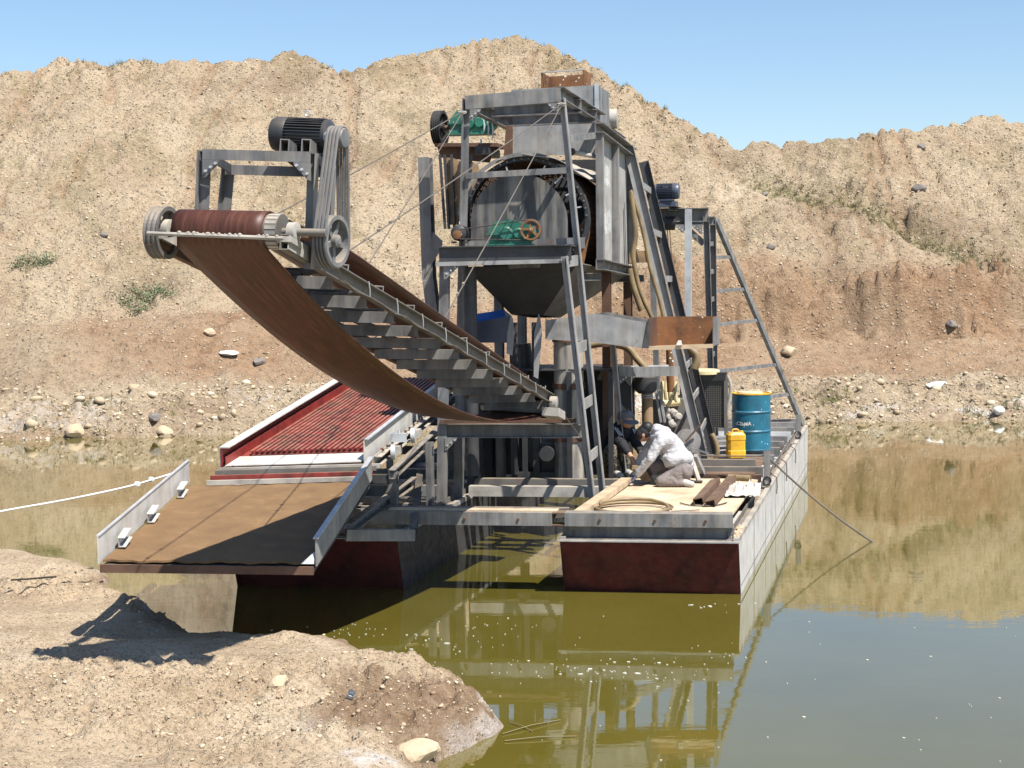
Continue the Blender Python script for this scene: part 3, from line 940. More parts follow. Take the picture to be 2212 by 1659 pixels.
# ================================================================== the dredger
def hull(label, l0, l1, side_mat):
    root = thing("pontoon", label, "pontoon", W(5, (l0 + l1) / 2, 0), "twin pontoons of the dredger")
    prof = [(-0.2, 0.60), (0.0, 0.0), (0.33, -0.55), (10.9, -0.5), (11.32, 0.73)]
    m = MB()
    n = len(prof)
    vs = [W(s, l0, z) for s, z in prof] + [W(s, l1, z) for s, z in prof]
    fs = [[i, i + 1, n + i + 1, n + i] for i in range(2, n - 1)] + [[n - 1, 0, n, 2 * n - 1]]
    fs += [list(range(n)), list(range(n, 2 * n))[::-1]]
    m.add(vs, fs)
    m.obj("hull", side_mat, root)
    b = MB().plate([W(-0.2, l0 + 0.004, 0.595), W(-0.2, l1 - 0.004, 0.595), W(0, l1 - 0.004, 0.0), W(0.33, l1 - 0.004, -0.55), W(0.33, l0 + 0.004, -0.55), W(0, l0 + 0.004, 0.0)], 0.012)
    b.obj("bow_plate", M['bow_rust'], root, "dark rust brown raked bow plate")
    MB().bar(W(-0.215, l0 - 0.01, 0.612), W(-0.215, l1 + 0.02, 0.612), 0.09, 0.014).obj("bow_flange", M['grey_lt'], root)
    MB().channel(W(-0.12, l0 + 0.06, 0.694), W(-0.12, l1 - 0.01, 0.694), 0.12, 0.15, 0.012, flip=True).obj("bow_channel", M['grey'], root)
    # top rims along both sides
    for l, sg in ((l0, 1), (l1, -1)):
        MB().prism(W(-0.2, l + sg * 0.03, 0.628), W(11.32, l + sg * 0.03, 0.757), [(-0.03, -0.025), (0.03, -0.025), (0.03, 0.025), (-0.03, 0.025)]).obj("side_rim", M['dusty'], root)
        MB().angle(W(-0.1, l + sg * 0.10, 0.665), W(11.2, l + sg * 0.10, 0.792), 0.06, 0.075, 0.008, flip=(sg < 0)).obj("inner_rail", M['steel_dirty'], root)
    return root

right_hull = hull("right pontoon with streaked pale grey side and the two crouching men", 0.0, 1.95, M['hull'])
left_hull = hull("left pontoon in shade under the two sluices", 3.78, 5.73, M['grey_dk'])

# welded plate seams along the right pontoon's outer side
for k, s_ in enumerate((1.45, 2.95, 4.45, 5.95, 7.45, 8.95, 10.4)):
    MB().bar(W(s_, -0.001, -0.1), W(s_, -0.001, 0.60 + 0.0115 * s_), 0.010, 0.018, up=AX).obj("hull_seam", M['dusty'], right_hull)
MB().bar(W(0.02, -0.001, 0.10), W(11.1, -0.001, 0.12), 0.008, 0.012).obj("hull_seam", M['steel_dirty'], right_hull)
# sandy deck plates on the right pontoon
for s0, s1 in ((0.02, 1.9), (1.908, 3.72)):
    MB().box((W(s0, 0.16, 0.78) + W(s1, 1.86, 0.78)) / 2, AX * ((s1 - s0) / 2), (W(0, 1.86, 0) - W(0, 0.16, 0)) / 2, UP * 0.012).obj("deck_plate", M['deck'], right_hull)
# ribs below the deck and the bare cross channels further aft
for k, (s, zt, ml) in enumerate([(3.86, 0.83, 'rust_dk'), (4.15, 0.90, 'steel_dirty'), (4.75, 0.93, 'steel_dirty'), (5.9, 0.86, 'grey'), (6.9, 0.86, 'grey'), (7.7, 0.87, 'grey'),
                                 (8.4, 0.88, 'grey'), (9.1, 0.88, 'galv'), (9.8, 0.89, 'grey'), (10.6, 0.9, 'grey'), (11.15, 0.9, 'grey')]):
    MB().channel(W(s, 0.14 if k != 2 else 0.3, zt - 0.07), W(s, 1.86, zt - 0.07), 0.10, 0.14, 0.012).obj("cross_channel", M[ml], right_hull)
for k, (s, zt) in enumerate([(1.0, 0.83), (2.6, 0.83), (4.2, 0.84), (6.0, 0.86), (8.0, 0.88), (10.5, 0.9)]):
    MB().channel(W(s, 3.9, zt - 0.07), W(s, 5.65, zt - 0.07), 0.10, 0.14, 0.012).obj("cross_channel", M['grey'], left_hull)
MB().box(W(4.9, 0.95, 0.832), AX * 1.05, CR * 0.72, UP * 0.006).obj("floor_plate", M['rust_dk'], right_hull)
# gravel lodged on the bow corner
m = MB()
r = np.random.default_rng(4)
for i in range(70):
    k = r.uniform(0, 1)
    m.ball(W(-0.15 + k * 0.75, 0.055 + r.normal() * 0.022, 0.655 + 0.008 * k), r.uniform(0.008, 0.02), 5)
o = m.obj("lodged_gravel", M['rocks_near'], right_hull); o["kind"] = "stuff"

# ---- bow cross beam (box section with a square socket)
root = thing("cross_beam", "long grey box beam spanning both bows, with a square hole", "beam", W(-0.1, 2.6, 0.83))
zb = 0.845
l_a, l_b, l_h0, l_h1 = 0.07, 5.5, 1.90, 2.04
MB().bar(W(-0.13, l_a, zb), W(-0.13, l_h0, zb), 0.2, 0.145).obj("beam_web", M['grey'], root)
MB().bar(W(-0.13, l_h1, zb), W(-0.13, l_b, zb), 0.2, 0.145).obj("beam_web", M['grey'], root)
MB().bar(W(-0.13, l_h0, zb + 0.0665), W(-0.13, l_h1, zb + 0.0665), 0.19, 0.012).obj("socket_lip", M['rust_dk'], root)
MB().bar(W(-0.13, l_h0, zb - 0.0665), W(-0.13, l_h1, zb - 0.0665), 0.19, 0.012).obj("socket_lip", M['rust_dk'], root)
MB().channel(W(0.05, 1.9, zb + 0.03), W(0.05, 5.0, zb + 0.03), 0.09, 0.12).obj("walkway_channel", M['steel_dirty'], root)
MB().box(W(-0.02, 2.95, 0.925), AX * 0.12, CR * 0.95, UP * 0.006).obj("sand_layer", M['deck'], root)
# ---- second cross beam in the well
root = thing("cross_beam", "rusty topped channel beam crossing the well behind the bow beam", "beam", W(2.7, 2.7, 0.8))
MB().channel(W(2.62, 1.85, 0.76), W(2.62, 3.75, 0.76), 0.14, 0.13).obj("front_channel", M['dusty'], root)
MB().channel(W(2.98, 1.85, 0.80), W(2.98, 3.75, 0.80), 0.12, 0.15).obj("rear_channel", M['steel_dirty'], root)

# ---- timber edging of the deck
MB().bar(W(0.0, 1.84, 0.83), W(3.05, 1.80, 0.85), 0.13, 0.07).obj("t", M['wood'])
bpy.data.objects["t"].name = "timber_beam"; tag(bpy.data.objects["timber_beam"], "long dusty timber along the left edge of the right deck", "timber")

M['end_plate'] = paint('scuffed_end_plate', (0.052, 0.056, 0.063), 0.5, var=0.35, rust=0.1, dust=0.3, streak=0.3)
# ---- trommel screen -------------------------------------------------
T = thing("trommel_screen", "tall grey trommel screen on legs with round drum and hopper", "trommel", W(3.5, 3.0, 0.8))
# front legs: right-hand tall post, near ladder rail, rungs
post_top, post_bot = at_s(B(1515, 395), 2.4), W(2.4, 1.98, 0.66)
rail_top, rail_bot = at_s(C(1535, 475), 1.7), W(1.7, 1.97, 0.72)
MB().angle(post_top, post_bot, 0.085, 0.085, 0.012, up=-AX).obj("tall_post", M['grey_lt'], T)
MB().angle(rail_top, rail_bot, 0.085, 0.085, 0.012, up=-AX).obj("ladder_rail", M['grey_lt'], T)
for z in (3.68, 2.62, 1.93, 1.28):
    def on(a, b, z):
        t = (z - a.z) / (b.z - a.z); return a + (b - a) * t
    MB().bar(on(rail_top, rail_bot, z), on(post_top, post_bot, z + 0.03), 0.02, 0.13, up=UP).obj("rung", M['grey_lt'], T)
# front left post and lower legs
lp_top, lp_bot = at_s(B(605, 400), 2.4), W(2.4, 3.73, 3.9)
MB().angle(lp_top, lp_bot, 0.08, 0.08, 0.012, up=-AX, flip=True).obj("tall_post", M['grey'], T)
MB().channel(W(1.95, 3.83, 3.7), W(2.0, 3.93, 0.62), 0.10, 0.12, 0.012, up=CR).obj("leg", M['grey'], T)
MB().channel(W(2.62, 3.79, 3.7), W(2.62, 3.90, 0.62), 0.10, 0.12, 0.012, up=CR).obj("leg", M['grey'], T)
MB().cyl(W(2.3, 3.62, 3.62), W(2.3, 3.62, 1.0), 0.09).obj("drain_pipe", M['grey_dk'], T)
for l, s in ((2.2, 5.5), (3.75, 5.5), (2.2, 3.9), (3.75, 4.2)):
    MB().ibeam(W(s, l, 3.6), W(s, l, 0.72), 0.11, 0.13).obj("leg", M['rust_dk' if l < 3 else 'grey'], T)
# drive platform
MB().ibeam(W(1.88, 2.24, 3.80), W(1.88, 3.88, 3.80), 0.12, 0.19).obj("platform_beam", M['grey_dk'], T)
MB().bar(W(1.83, 2.27, 3.697), W(1.83, 3.9, 3.677), 0.13, 0.05).obj("platform_edge", M['grey_lt'], T)
MB().channel(W(2.62, 2.22, 3.93), W(2.62, 3.80, 3.90), 0.10, 0.14).obj("platform_beam", M['grey'], T)
MB().box(W(2.25, 3.05, 3.885), AX * 0.33, CR * 0.78, UP * 0.006).obj("platform_plate", M['grey_dk'], T)
MB().channel(W(1.95, 2.40, 3.80), W(2.56, 2.40, 3.86), 0.08, 0.12).obj("platform_beam", M['grey'], T)
# top frame
MB().channel(at_s(B(600, 440), 2.4), at_s(B(1510, 365), 2.4), 0.09, 0.17, flip=True).obj("top_beam", M['grey'], T)
MB().channel(at_s(B(1500, 345), 2.4), at_s(B(1905, 600), 5.1), 0.10, 0.16).obj("top_beam", M['grey'], T)
MB().channel(at_s(B(690, 480), 2.5), at_s(B(1030, 650), 4.6), 0.09, 0.16).obj("top_beam", M['grey'], T)
MB().channel(at_s(B(850, 510), 3.4), at_s(B(1700, 470), 3.4), 0.12, 0.18).obj("top_beam", M['grey'], T)
MB().channel(at_s(B(1000, 600), 4.3), at_s(B(1850, 565), 4.3), 0.12, 0.18).obj("top_beam", M['grey'], T)
MB().bar(at_s(B(605, 1135), 2.4), at_s(B(1560, 1082), 2.4), 0.05, 0.075).obj("cross_bar", M['grey'], T)
MB().bar(at_s(B(1575, 780), 2.45), at_s(B(1845, 748), 3.2), 0.05, 0.08).obj("cross_bar", M['grey'], T)
# drum
dc = W(3.0, 3.06, 4.24)
RD = 0.76
def ringpt(s, ang, r):
    return W(s, 3.06 + r * math.cos(ang), 4.24 + r * math.sin(ang) - 0.02 * (s - 3))
drum = MB()
for i in range(56):
    a = 2 * math.pi * i / 56
    drum.bar(ringpt(3.08, a, RD), ringpt(5.7, a, RD), 0.018, 0.022)
for j in range(26):
    s = 3.12 + j * 0.1
    drum.tube([ringpt(s, 2 * math.pi * i / 40, RD + 0.012) for i in range(40)], 0.012, 5, True)
o = drum.obj("screen_mesh", M['rust_dk'], T, "rusty perforated drum screen")
o["kind"] = "stuff"
rows = [[ringpt(s, 2 * math.pi * i / 48, RD + 0.03) for i in range(49)] for s in (2.98, 3.10)]
ring = MB().ribbon(rows, 0.05).obj("drum_ring", M['near_black'], T)
for i in range(26):
    a = math.pi * (0.02 + 0.96 * i / 25)
    p = ringpt(2.97, a, RD + 0.03)
    MB().cyl(p + NRM * 0.02, p - NRM * 0.02, 0.012, n=8).obj("bolt", M['steel_dirty'], ring)
for a in (1.2, 1.9, 2.25, 2.6, 2.9):
    MB().bar(ringpt(2.99, a * math.pi / 3.14, 0.60), ringpt(2.99, a * math.pi / 3.14 + 0.02, 0.74), 0.018, 0.018).obj("spoke", M['galv'], ring)
# half round end plate
pts = [W(2.85, 3.12 + 0.63 * math.cos(t), 4.20 + 0.63 * math.sin(t)) for t in np.linspace(0, math.pi, 40)]
pts += [W(2.85, 2.49, 3.85), W(2.85, 3.75, 3.85)]
MB().plate(pts, 0.012).obj("end_plate", M['end_plate'], T, "dark half round end plate of the drum")
# hood over the upper right of the drum
rows = [[W(s + 0.05 * math.sin(9 * u), 3.42 - 1.20 * u, 5.03 + 0.10 * math.sin(u * 3.0) - 0.30 * u * u + 0.018 * math.sin(6 * s + 14 * u)) for u in np.linspace(0, 1, 26)] for s in np.linspace(2.9, 4.9, 14)]
MB().ribbon(rows, 0.008).obj("hood", M['dusty'], T, "dented dusty sheet hood over the drum")
rows = [[W(2.94, 3.06 + (0.84 + k * 0.05) * math.cos(t), 4.24 + (0.82 + k * 0.05) * math.sin(t)) for k in (0, 1)] for t in np.linspace(0.1, 1.95, 40)]
MB().ribbon(rows, 0.01).obj("hood_lip", M['grey'], T)
# right side wall with upright ribs
wl = 2.19
MB().plate([W(3.2, wl, 3.72), W(5.5, wl, 3.62), W(5.5, wl, 5.22), W(3.2, wl, 5.36)], 0.012).obj("side_wall", M['wall'], T, "pale weathered steel side wall with white scrawled numbers")
sw = bpy.data.objects["side_wall"]
for s, w in ((3.2, 0.10), (4.28, 0.11), (5.47, 0.12)):
    zt = 5.36 - (s - 3.2) / 2.3 * 0.14
    MB().angle(W(s, wl - 0.05, 3.68), W(s, wl - 0.05, zt), 0.09, w, 0.012, up=AX).obj("wall_rib", M['grey'], sw)
MB().channel(W(3.12, wl - 0.06, 3.66), W(5.55, wl - 0.06, 3.56), 0.12, 0.14).obj("wall_sill", M['grey'], sw)
MB().channel(W(3.12, wl - 0.06, 5.42), W(5.6, wl - 0.06, 5.27), 0.12, 0.13).obj("wall_header", M['grey'], sw)
# white painted scrawl: four rubbed patches of strokes
r = np.random.default_rng(9)
for s0, s1, z0, z1 in ((3.45, 4.05, 4.75, 5.02), (4.42, 4.75, 4.68, 4.9), (3.45, 4.1, 4.12, 4.4), (4.42, 4.75, 4.05, 4.28)):
    m = MB()
    for k in range(17):
        s = s0 + (s1 - s0) * (k + r.uniform(-0.3, 0.3)) / 16
        a, b = z0 - r.uniform(-0.02, 0.06), z1 - r.uniform(-0.02, 0.07)
        zz = a + r.uniform(0.3, 0.6) * (b - a)
        m.bar(W(s, wl - 0.0075, a), W(s, wl - 0.0075, zz - 0.01), 0.001, r.uniform(0.012, 0.03), up=AX)
        m.bar(W(s + 0.01, wl - 0.0075, zz), W(s + 0.01, wl - 0.0075, b), 0.001, r.uniform(0.012, 0.03), up=AX)
    o = m.obj("painted_mark", M['white'], sw); o["kind"] = "stuff"
# inner rusty flap right of drum
MB().plate([at_s(C(1655, 180), 3.1), at_s(C(1775, 150), 3.1), at_s(C(1785, 250), 3.1), at_s(C(1725, 560), 3.1), at_s(C(1680, 550), 3.1)], 0.01).obj("rusty_flap", M['rust'], T)
MB().plate([W(5.6, 2.2, 3.7), W(5.6, 3.85, 3.7), W(5.6, 3.85, 5.2), W(5.6, 2.2, 5.2)], 0.01).obj("rear_wall", M['grey_dk'], T)
MB().plate([W(3.0, 3.88, 3.7), W(5.55, 3.88, 3.7), W(5.55, 3.88, 4.9), W(3.0, 3.88, 4.9)], 0.01).obj("left_wall", M['grey_dk'], T)
# rust yellow fan plates left of the drum
for k, (x0, x1) in enumerate(((385, 465), (472, 575), (600, 735))):
    MB().plate([at_s(B(x0, 960), 3.3), at_s(B(x1 - 10, 960 + 40 * k), 3.3), at_s(B(x1 + 45 - 60 * k, 1600), 3.3), at_s(B(x0 + 60 - 30 * k, 1600), 3.3)], 0.01).obj("guard_plate", M['rust_tan'], T)
for x in (355, 400, 465, 575, 650):
    MB().bar(at_s(B(x, 930), 3.25), at_s(B(x + 50 - (x - 355) * 0.2, 1640), 3.25), 0.03, 0.035).obj("guard_bar", M['grey_dk'], T)
# left column
MB().ibeam(at_s(B(215, 960), 4.5), at_s(C(255, 700), 4.5), 0.16, 0.18).obj("column", M['grey'], T)
MB().ibeam(at_s(C(258, 700), 4.5), W(4.5, 4.52, 0.75), 0.16, 0.18).obj("column", M['grey'], T)
MB().plate([at_s(C(290, 240), 4.4), at_s(C(380, 330), 4.4), at_s(C(370, 400), 4.4), at_s(C(215, 660), 4.4)], 0.02).obj("gusset", M['grey'], T)
# feed box behind
MB().plate([at_s(B(1055, 640), 5.0), at_s(B(1840, 610), 5.0), at_s(B(1835, 930), 5.0), at_s(B(1055, 940), 5.0)], 0.012).obj("feed_plate", M['grey_lt'], T)
b0, b1 = at_s(B(1040, 315), 5.6), at_s(B(1850, 270), 5.6)
bz = at_s(B(1040, 640), 5.6).z
fb = MB().plate([b0, b1, Vector((b1.x, b1.y, bz)), Vector((b0.x, b0.y, bz))], 0.012).obj("feed_box", M['grey_lt'], T)
bk = AX * 0.9
MB().plate([b1 + bk * 0.01, b1 + bk, Vector((b1.x, b1.y, bz)) + bk, Vector((b1.x, b1.y, bz))], 0.012).obj("box_side", M['grey'], fb)
MB().plate([b0 + bk * 0.01, b0 + bk, Vector((b0.x, b0.y, bz)) + bk, Vector((b0.x, b0.y, bz))], 0.012).obj("box_side", M['grey'], fb)
MB().plate([b0 + bk, b1 + bk, Vector((b1.x, b1.y, bz)) + bk, Vector((b0.x, b0.y, bz)) + bk], 0.012).obj("box_back", M['grey'], fb)
MB().angle(b1 + UP * 0.02, Vector((b1.x, b1.y, bz)), 0.06, 0.06, 0.01, up=AX).obj("box_corner", M['galv'], fb)
# rusty mouth on top
q0, q1, q2, q3 = (at_s(B(*c), 6.0) for c in ((1325, 150), (1722, 122), (1722, 290), (1325, 300)))
mo = MB().plate([q0 + AX * 0.5, q1 + AX * 0.5, q2 + AX * 0.5, q3 + AX * 0.5], 0.012).obj("chute_mouth", M['rust'], T, "rusty open chute mouth at the very top")
for a, b in ((q0, q3), (q1, q2)):
    MB().plate([a, a + AX * 0.5, b + AX * 0.5, b], 0.02).obj("mouth_side", M['rust'], mo)
MB().bar(q0, q1, 0.03, 0.02).obj("mouth_rim", M['dusty'], mo)
# hopper below the drum
hl, hr = W(2.5, 3.73, 3.64), W(2.5, 2.30, 3.68)
bl, br = W(5.4, 3.73, 3.62), W(5.4, 2.16, 3.55)
ol, orr = W(3.2, 3.32, 3.02), W(3.2, 2.9, 3.01)
pl, pr = W(4.2, 3.3, 2.95), W(4.2, 2.9, 2.95)
hop = MB().plate([hl, hr, orr, ol], 0.012).obj("hopper", M['near_black'], T, "dark funnel hopper under the drum")  # shade on this face is put into its near-black colour
MB().plate([hr, br, pr, orr], 0.012).obj("hopper_side", M['steel_dirty'], hop)
MB().plate([hl, bl, pl, ol], 0.012).obj("hopper_side", M['near_black'], hop)
MB().plate([bl, br, pr, pl], 0.012).obj("hopper_back", M['grey_dk'], hop)
MB().plate([at_s(C(1000, 525), 2.45), at_s(C(1320, 515), 2.45), at_s(C(1310, 580), 2.45), at_s(C(1015, 592), 2.45)], 0.01).obj("hopper_patch", M['grey'], hop)
MB().channel(W(3.2, 2.15, 3.50), W(3.25, 2.75, 3.50), 0.09, 0.10, flip=True).obj("outrigger", M['grey'], T)
MB().channel(W(5.4, 1.95, 3.47), W(5.4, 2.5, 3.47), 0.09, 0.10, flip=True).obj("outrigger", M['grey'], T)
# spout blades under the hopper
for x0, x1, x2, x3, y0, y1 in ((1030, 1052, 1045, 990, 1040, 1420), (1295, 1310, 1290, 1250, 1020, 1640)):
    MB().plate([at_s(C(x0, y0), 2.6), at_s(C(x1, y0 + 30), 2.6), at_s(C(x1 + 18, y0 + 180), 2.6), at_s(C(x2 + 20, y1 - 200), 2.6), at_s(C(x2, y1), 2.6), at_s(C(x3, y1 - 20), 2.6), at_s(C(x3 + 5, y0 + 180), 2.6)], 0.015).obj("spout_blade", M['grey_lt'], T)
# lower cross beam that carries the conveyor tail
MB().channel(W(2.0, 3.95, 1.60), W(2.0, 2.14, 1.60), 0.10, 0.17).obj("lower_beam", M['grey'], T)
MB().bar(W(1.9, 3.9, 1.72), W(1.9, 2.2, 1.74), 0.06, 0.05).obj("lower_bar", M['rust_dk'], T)
for l in (3.4, 3.1, 2.75):
    MB().bar(W(3.6, l, 2.9), W(3.6, l, 0.85), 0.09, 0.09).obj("inner_post", M['grey_dk'], T)

# ---- gearboxes and small motor --------------------------------------
def gearbox(label, centre, ax, fwd, k, name="gearbox"):
    """ax: long direction, fwd: shaft direction"""
    root = thing(name, label, "gearbox", centre - UP * 0.17 * k)
    ax = ax.normalized(); fwd = fwd.normalized()
    def P(a, b, c): return centre + ax * a * k + fwd * b * k + UP * c * k
    def slab(pr, b0, b1, mat, nm):
        m = MB(); n = len(pr)
        m.add([P(a, b0, c) for a, c in pr] + [P(a, b1, c) for a, c in pr], [list(range(n)), list(range(n, 2 * n))[::-1]] + [[i, n + i, n + (i + 1) % n, (i + 1) % n] for i in range(n)])
        return m.obj(nm, mat, root)
    up = [(-0.42, 0.02), (-0.42, 0.08), (-0.30, 0.22), (0.02, 0.24), (0.20, 0.17), (0.36, 0.14), (0.38, 0.02)]
    slab(up, -0.13, 0.13, M['green'], "upper_case")
    slab([(-0.42, -0.16), (-0.42, -0.015), (0.38, -0.015), (0.38, -0.06), (0.28, -0.16)], -0.12, 0.12, M['green'], "lower_case")
    slab([(-0.46, -0.012), (-0.46, 0.018), (0.42, 0.018), (0.42, -0.012)], -0.16, 0.16, M['green'], "joint_flange")
    slab([(-0.47, -0.19), (-0.47, -0.163), (0.34, -0.163), (0.34, -0.19)], -0.17, 0.17, M['green'], "foot_plate")
    for a, rr in ((-0.12, 0.125), (0.10, 0.095), (0.27, 0.08)):
        MB().lathe(P(a, -0.13, 0.01), -fwd, [(rr * k, 0), (rr * k, 0.03 * k), (rr * 0.8 * k, 0.045 * k)], 20).obj("bearing_cover", M['green'], root)
    for a in (-0.36, -0.2, 0.02, 0.2, 0.34):
        MB().cyl(P(a, -0.145, 0.018), P(a, -0.145, 0.04), 0.012 * k, n=6).obj("bolt", M['dusty'], root)
    MB().tube([P(-0.1, 0, 0.24), P(-0.1, 0, 0.28)], 0.02 * k, 8).obj("breather", M['green'], root)
    return root, P

def spoked(root, c, d, R, w, mat, name="pulley", spokes=5, hub=0.25, nb=3):
    d = Vector(d).normalized(); c = Vector(c)
    prof = [(R * 0.84, -w / 2), (R, -w / 2)]
    for i in range(nb):
        x0 = -w / 2 + w * (i + 0.15) / nb; x1 = -w / 2 + w * (i + 0.5) / nb; x2 = -w / 2 + w * (i + 0.85) / nb
        prof += [(R, x0), (R * 0.94, x1), (R, x2)]
    prof += [(R, w / 2), (R * 0.84, w / 2), (R * 0.84, -w / 2)]
    wheel = MB().lathe(c, d, prof, 40, caps=False, smooth=False).obj(name, mat, root)
    MB().lathe(c, d, [(R * hub * 0.5, -w * 0.62), (R * hub, -w * 0.5), (R * hub, w * 0.5), (R * hub * 0.5, w * 0.62)], 18).obj("hub", mat, wheel)
    u = d.orthogonal().normalized(); v = d.cross(u)
    for i in range(spokes):
        a = 2 * math.pi * i / spokes + 0.3
        e = u * math.cos(a) + v * math.sin(a)
        MB().bar(c + e * R * hub * 0.8, c + e * R * 0.86, w * 0.35, R * 0.2, up=d.cross(e)).obj("spoke", mat, wheel)
    return wheel

def belt_loop(c0, r0, c1, r1, d, off, rad, n=14):
    d = Vector(d).normalized()
    c0 = Vector(c0) + d * off; c1 = Vector(c1) + d * off
    x = (c1 - c0); x -= d * x.dot(d); L_ = x.length; x.normalize(); y = d.cross(x)
    al = math.acos((r0 - r1) / L_)
    pts = [c1 + (x * math.cos(t) + y * math.sin(t)) * r1 for t in np.linspace(-al, al, n)]
    pts += [c0 + (x * math.cos(t) + y * math.sin(t)) * r0 for t in np.linspace(al, 2 * math.pi - al, n)]
    return MB().tube(pts, rad, 6, True)

right_dir = -CR; toward = -NRM
g1, P1 = gearbox("green gearbox with rusty spoked pulley on the platform before the drum", at_s(C(1060, 265), 2.2), CR * -1, NRM, 0.72)
pc = at_s(C(1222, 222), 2.02)
spoked(g1, pc, NRM, 0.128, 0.05, M['rust'], "pulley", 5)
MB().cyl(pc, pc + NRM * 0.2, 0.02).obj("shaft", M['rust_dk'], g1)

def motor(label, c, ax, R, Ln, mat, name="electric_motor", feet=True, fins=28, cat="motor"):
    """c = middle of the axis, ax points to the drive end"""
    ax = Vector(ax).normalized(); c = Vector(c)
    root = thing(name, label, cat, c - UP * R * 1.25)
    h = Ln / 2
    MB().lathe(c, ax, [(R * 0.86, -h * 0.5), (R * 0.86, h * 0.72)], 30, True).obj("stator_body", mat, root)
    fm = MB()
    u = ax.orthogonal().normalized(); v = ax.cross(u)
    for i in range(fins):
        a = 2 * math.pi * i / fins
        e = u * math.cos(a) + v * math.sin(a)
        fm.bar(c - ax * h * 0.5 + e * R * 0.93, c + ax * h * 0.7 + e * R * 0.93, R * 0.045, R * 0.16, up=e)
    o = fm.obj("cooling_fins", mat, root); o["kind"] = "stuff"
    MB().lathe(c, -ax, [(R * 1.0, h * 0.5), (R * 1.02, h * 0.52), (R * 1.02, h * 0.86), (R * 0.92, h * 0.98), (R * 0.7, h * 1.02)], 30).obj("fan_cowl", mat, root)
    MB().lathe(c, ax, [(R * 0.98, h * 0.68), (R * 0.98, h * 0.78), (R * 0.8, h * 0.86), (R * 0.45, h * 0.95)], 30).obj("end_shield", mat, root)
    MB().cyl(c + ax * h * 0.9, c + ax * h * 1.25, R * 0.16).obj("shaft", M['galv'], root)
    if feet:
        side = ax.cross(UP).normalized()
        for sgn in (-1, 1):
            MB().box(c + side * sgn * R * 0.75 - UP * R * 1.12, ax * h * 0.55, side * R * 0.22, UP * R * 0.1).obj("foot", mat, root)
    MB().box(c + ax.cross(UP).normalized() * -0 + UP * R * 0.55 - ax.cross(UP).normalized() * R * 0.75, ax * h * 0.22, ax.cross(UP).normalized() * R * 0.22, UP * R * 0.25).obj("terminal_box", mat, root)
    MB().tube([c + UP * (R * 1.0 + 0.10 * R) + ax * h * 0.1 + (ax * math.cos(t) + UP * (math.sin(t) + 1)) * R * 0.16 for t in np.linspace(0, 2 * math.pi, 14)[:-1]], R * 0.045, 6, True).obj("eye_bolt", M['galv'], root)
    return root

mc = at_s(C(545, 255), 2.25)
m1 = motor("small motor with rusty pulley at the left end of the drum platform", mc, -NRM, 0.10, 0.26, M['motor'])
mp = at_s(C(522, 268), 2.02)
MB().lathe(mp, -NRM, [(0.05, -0.03), (0.055, -0.03), (0.048, 0.0), (0.055, 0.03), (0.02, 0.035)], 22).obj("pulley", M['rust'], m1)
belt_loop(mp, 0.055, pc, 0.128, NRM, 0.0, 0.007).obj("drive_belt", M['rubber'], m1)

g2, P2 = gearbox("green gearbox streaked with grease beside the top of the trommel", at_s(B(690, 640), 3.9), CR * -1, NRM, 0.78)
wc = at_s(B(355, 680), 3.9)
spoked(g2, wc, CR + AX * 0.15, 0.235, 0.12, M['black'], "pulley", 5, nb=4)
MB().cyl(wc, at_s(B(560, 665), 3.9), 0.03).obj("shaft", M['rust_dk'], g2)
MB().plate([at_s(B(305, 838), 3.75), at_s(B(900, 838), 3.75), at_s(B(900, 838), 3.75) + AX * 0.5, at_s(B(305, 838), 3.75) + AX * 0.5], 0.05).obj("mounting_plate", M['rust_dk'], T)
MB().bar(at_s(B(735, 888), 3.5), at_s(B(735, 888), 3.5) + AX * 0.8, 0.13, 0.11).obj("mounting_tube", M['grey_dk'], T)
MB().plate([at_s(B(330, 850), 3.9), at_s(B(880, 850), 3.9), at_s(B(830, 1010), 3.9), at_s(B(360, 960), 3.9)], 0.015).obj("mounting_apron", M['rust_dk'], T)
MB().plate([at_s(B(985, 660), 3.9), at_s(B(1050, 660), 3.9), at_s(B(1050, 1000), 3.9), at_s(B(960, 1000), 3.9)], 0.02).obj("mounting_apron", M['rust_dk'], T)
for x0, y0, y1 in ((770, 590, 720), (810, 610, 760), (850, 600, 790), (740, 780, 830)):
    MB().tube([at_s(B(x0, y0), 3.72), at_s(B(x0 + 10, (y0 + y1) / 2), 3.70), at_s(B(x0 + 4, y1), 3.71)], [0.006, 0.014, 0.006], 6).obj("grease_run", M['galv'], g2)

# right-hand bearing stack on the trommel top
MB().lathe(at_s(B(2010, 590), 5.0), -CR, [(0.06, -0.06), (0.14, -0.05), (0.14, 0.05), (0.06, 0.06)], 24).obj("return_sheave", M['dusty'], T)
MB().channel(at_s(B(1890, 665), 4.6), at_s(B(2100, 810), 5.6), 0.10, 0.12).obj("sheave_bracket", M['grey'], T)
MB().cyl(at_s(B(1600, 905), 2.9), at_s(B(1830, 950), 3.3), 0.03).obj("sprinkler_pipe", M['dusty'], T)
MB().lathe(at_s(B(1612, 905), 2.85), -NRM, [(0.045, -0.02), (0.05, 0), (0.045, 0.03), (0.02, 0.04)], 16).obj("pipe_cap", M['rubber'], T)

